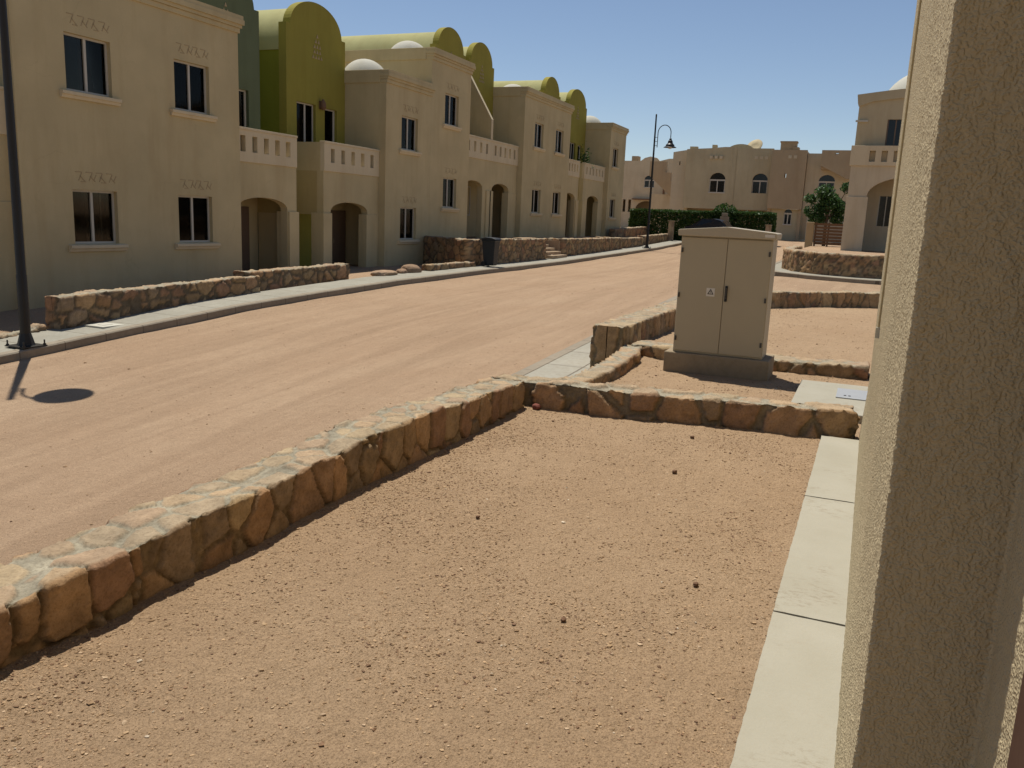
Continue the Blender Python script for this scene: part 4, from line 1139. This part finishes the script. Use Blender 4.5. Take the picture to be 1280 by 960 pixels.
# brown tower and right part
t = thing('brown_villa', (71, 6, .8), 'brown villa with a chimney block and small arched window left of the green tree', 'house')
wa = arch_win(t, 71., 6.15, 6.75, 2.0, 2.85, .3)
villa_wall(t, 71., [(8.05, .3), (8.05, 3.15), (5.45, 3.15), (5.45, .3)], [wa], M['far1'])
villa_wall(t, 70.6, [(8.05, 3.152), (8.05, 7.65), (5.45, 7.65), (5.45, 3.152)], [[(7.0, 5.55), (6.85, 5.55), (6.85, 5.85), (7.0, 5.85)]], M['far2'])
b = MB(); b.box(70.9, 80, 7.8, 8.04, .3, 7.6); b.box(70.9, 80, 5.47, 5.7, .3, 7.6); b.box(70.9, 80, 5.7, 7.8, 7.2, 7.4); b.box(70.9, 71.3, 5.7, 7.8, 3.16, 3.3); b.build('side_wall', M['far2'], t)
b = MB(); b.box(71.2, 72.0, 6.35, 7.55, 7.3, 8.25); b.box(71.1, 72.1, 6.15, 6.6, 7.3, 7.9); b.box(71.15, 72.05, 6.3, 7.6, 8.252, 8.36); b.build('chimney', M['far2'], t)
b = MB()
for y in (6.7, 6.3): b.box(70.57, 70.6, y-.12, y+.12, 7.0, 7.24)
b.build('relief_squares', M['far3'], t)
t = thing('balcony_villa', (71, 3.5, .8), 'villa with a brown overhanging balcony behind the green tree', 'house')
wb = arch_win(t, 71.2, 3.25, 4.45, 4.5, 5.35, .5)
villa_wall(t, 71.2, [(5.44, .3), (5.44, 7.45), (-3, 7.45), (-3, .3)], [wb], M['far3'])
b = MB(); b.ext([(4.35, 7.6), (4.35, 6.45), (3.4, 6.0), (2.4, 5.5), (-3, 5.5), (-3, 7.6)], [[(3.35, 7.2), (3.15, 7.2), (3.15, 7.4), (3.35, 7.4)]], 69.9, 70.2, 'x'); b.build('balcony_front', M['far2'], t)
b = MB(); b.box(70.2, 71.2, -3, 4.33, 6.2, 6.4); b.box(70.2, 71.2, 4.1, 4.33, 6.402, 7.55); b.build('balcony_floor', M['far2'], t)
b = MB(); b.box(71.5, 80, 5.2, 5.42, .3, 7.4); b.box(71.5, 80, -3, 5.2, 7.0, 7.2); b.box(71.15, 71.2, 5.05, 5.35, .9, 3.0); b.build('side_wall', M['far2'], t)
# far pinkish villa at left
t = thing('pink_villa', (90, 22, .9), 'distant pinkish villa with arched windows seen right of the row end', 'house')
X = 90.
ws = [arch_win(t, X, 22.0, 23.1, 5.35, 6.1, .45), arch_win(t, X, 19.3, 20.2, 5.3, 5.7, .35)]
ho = ws+[[(21.6, 1.0), (23.9, 1.0)]+[(23.9, 3.0)]+[(p[0], p[1]) for p in reversed(arcpts(21.6, 23.9, 3.0, .9, 12))][1:-1]+[(21.6, 3.0)]]
ho.append([(19.0, 1.2), (20.9, 1.2), (20.9, 3.8), (19.0, 3.8)])
ho += [[(25.0, 2.7), (25.3, 2.7), (25.3, 4.0), (25.0, 4.0)], [(24.4, 2.7), (24.7, 2.7), (24.7, 4.0), (24.4, 4.0)]]
villa_wall(t, X, [(27.5, .3), (27.5, 8.0), (23.6, 8.05), (23.2, 8.35), (22.6, 8.5), (21.9, 8.35), (21.6, 8.05), (20.6, 8.3), (18.0, 8.3), (18.0, .3)], ho, M['far3'])
b = MB(); b.box(X+.3, X+8, 27.2, 27.48, .3, 7.9); b.box(X+.3, X+8, 18.02, 18.3, .3, 7.9); b.box(X+.3, X+8, 18.3, 27.2, 7.2, 7.4); b.box(X+2, X+2.2, 18.3, 27.2, .3, 7.2); b.build('inner_wall', M['far2'], t)
b = MB(); b.box(X-.2, X+.3, 20.85, 21.0, 2.5, 7.4); b.box(X-.5, X, 19.0, 24.2, 4.0, 4.12); b.build('pergola', M['slatwood'], t)
b = MB(); b.box(X+1, X+2, 24.2, 24.9, 7.2, 8.6); b.build('chimney', M['far2'], t)
# stepped stair parapet between
t = thing('outdoor_stair', (84, 17.5, .9), 'brown stepped stair parapet descending between the pink villa and the pale tower', 'stair')
pts = [(19.6, 7.3), (18.1, 7.3), (18.1, 6.3), (17.6, 6.3), (17.6, 5.6), (17.1, 5.6), (17.1, 5.0), (16.6, 5.0), (16.6, 4.4), (15.5, 4.4), (15.5, 3.4), (16.8, 3.4), (18.0, 4.6), (19.6, 6.0)]
b = MB(); b.ext([(p[0]*82/78., 1.6+(p[1]-1.6)*82/80.) for p in pts], [], 82, 82.6, 'x'); b.build('parapet', M['far2'], t)
b = MB(); b.box(82.6, 86, 17.0, 20.4, .6, 4.4); b.build('stair_wall', M['far3'], t)
# roofs beyond the end of the row
t = thing('distant_house', (100, 34, .9), 'low distant rooftop just past the end of the row', 'house')
b = MB(); b.box(100, 108, 28, 38, .3, 8.4); b.build('walls', M['far3'], t)
b = MB(); b.box(99.8, 108.2, 27.8, 38.2, 8.41, 8.7); b.box(102, 103, 30, 31, 8.71, 9.8); b.build('parapet', M['far1'], t)

# ------------------------------------------------------------------ car
def car(x, y, z, label):
    t = thing('parked_car', (x, y, z), label, 'car')
    # side profile along X (front toward -X), lofted across Y
    prof = [(-2.1, .35), (-2.12, .62), (-1.95, .80), (-1.0, .93), (-.35, 1.36), (.2, 1.45), (.95, 1.42), (1.55, 1.08), (2.0, 1.0), (2.1, .7), (2.08, .35)]
    hw = [.80, .84, .84, .84, .60, .58, .58, .72, .80, .82, .80]
    V = []; 
    for sgn in (-1, 1):
        for (a, h), w in zip(prof, hw): V.append((x+a, y+sgn*w, z+h))
    low = [(-2.1, .35), (2.08, .35)]
    n = len(prof); F = []
    for i in range(n-1): F.append((i, i+1, n+i+1, n+i))
    # sides: fan to a belt line
    belt = []
    for sgn in (-1, 1):
        for (a, h) in ((-1.95, .80), (-1.0, .88), (1.55, .95), (2.0, .95)): belt.append((x+a, y+sgn*.86, z+h))
    b = MB(); b.add(V, F)
    for sgn, o in ((-1, 0), (1, n)):
        b.add([V[o+i] for i in range(n)], [tuple(range(n))])
    b.box(x-2.05, x+2.05, y-.80, y+.80, z+.25, z+.4)
    bo = b.build('body', M['carpaint'], t, bevel=.05, segs=3, angle=50)
    g = MB(); g.add([(x-.97, y-.70, z+.955), (x-.97, y+.70, z+.955), (x-.40, y+.56, z+1.345), (x-.40, y-.56, z+1.345)], [(0, 1, 2, 3)])
    o = g.build('windscreen', M['carglass'], t); o.location = (-.02, 0, .02)
    g = MB(); g.add([(x+1.52, y-.66, z+1.11), (x+1.52, y+.66, z+1.11), (x+1.0, y+.55, z+1.40), (x+1.0, y-.55, z+1.40)], [(0, 1, 2, 3)])
    o = g.build('rear_window', M['carglass'], t); o.location = (.02, 0, .02)
    for s in (-1, 1):
        g = MB(); g.add([(x-.75, y+s*.74, z+1.0), (x+1.3, y+s*.72, z+1.05), (x+.9, y+s*.60, z+1.38), (x-.3, y+s*.61, z+1.34)], [(0, 1, 2, 3)])
        o = g.build('side_window', M['carglass'], t); o.location = (0, s*.02, 0)
        g = MB(); g.box(x-2.13, x-2.0, y+s*.62-.16, y+s*.62+.16, z+.62, z+.74); g.build('headlight', M['lampglass'], t, bevel=.03)
        g = MB(); g.box(x-.75, x-.6, y+s*.88-.09, y+s*.88+.09, z+.95, z+1.07); g.build('mirror', M['carpaint'], t, bevel=.02)
        for a in (-1.3, 1.3):
            g = MB(); g.tube([(x+a, y+s*.66, z+.31), (x+a, y+s*.85, z+.31)], .31, 22); w = g.build('wheel', M['black'], t, bevel=.02)
            g = MB(); g.tube([(x+a, y+s*.84, z+.31), (x+a, y+s*.862, z+.31)], .19, 14); g.build('rim', M['chrome'], w)
    return t
cr = car(56.2, 9.35, float(T(56.2, 9.35))+.03, 'dark blue parked car with only its roof showing above the cabinet')
cr.scale = (.95, 1., 1.24); cr.rotation_euler = (0, 0, R(82))

# ------------------------------------------------------------------ light, sky, camera
az = R(48.5); el = R(70)
sun_dir = Vector((math.cos(az)*math.cos(el), math.sin(az)*math.cos(el), math.sin(el)))
L = bpy.data.lights.new('sun', 'SUN'); L.energy = 4.3; L.angle = R(.53); L.color = (1, .94, .85)
so = bpy.data.objects.new('sun', L); C.objects.link(so)
so.rotation_euler = (-sun_dir).to_track_quat('-Z', 'Y').to_euler()
w = bpy.data.worlds.new('World'); bpy.context.scene.world = w; w.use_nodes = True
nt = w.node_tree; bg = nt.nodes['Background']
sky = nt.nodes.new('ShaderNodeTexSky'); sky.sky_type = 'NISHITA'; sky.sun_disc = False
sky.sun_elevation = el; sky.sun_rotation = math.pi/2-az
sky.air_density = .85; sky.dust_density = .15; sky.ozone_density = 2.6; sky.altitude = 20
hs = nt.nodes.new('ShaderNodeMix'); hs.data_type = 'RGBA'; hs.blend_type = 'MULTIPLY'; hs.inputs[0].default_value = 1
ci = [i for i in hs.inputs if i.type == 'RGBA']; ci[1].default_value = (1.05, .97, .92, 1)   # slightly dusty, warmer sky
nt.links.new(sky.outputs[0], ci[0]); nt.links.new([o for o in hs.outputs if o.type == 'RGBA'][0], bg.inputs[0]); bg.inputs[1].default_value = .082

cam = bpy.data.cameras.new('camera'); co = bpy.data.objects.new('camera', cam); C.objects.link(co)
bpy.context.scene.camera = co
cam.sensor_width = 36; cam.lens = 36*1052/1280; cam.clip_end = 2000; cam.clip_start = .05
hd = R(22.5); th = R(11.2); ro = R(2.5)
fw = Vector((math.cos(hd)*math.cos(th), math.sin(hd)*math.cos(th), -math.sin(th)))
r0 = Vector((math.sin(hd), -math.cos(hd), 0)); u0 = r0.cross(fw)
xi = math.cos(ro)*r0+math.sin(ro)*u0; up = -math.sin(ro)*r0+math.cos(ro)*u0
m = Matrix((xi, up, -fw)).transposed().to_4x4(); m.translation = (0, 0, 1.6)
co.matrix_world = m
sc = bpy.context.scene
sc.render.engine = 'CYCLES'
sc.view_settings.view_transform = 'Standard'; sc.view_settings.look = 'None'; sc.view_settings.exposure = .34; sc.view_settings.gamma = 1
sc.render.resolution_x = 1024; sc.render.resolution_y = 768
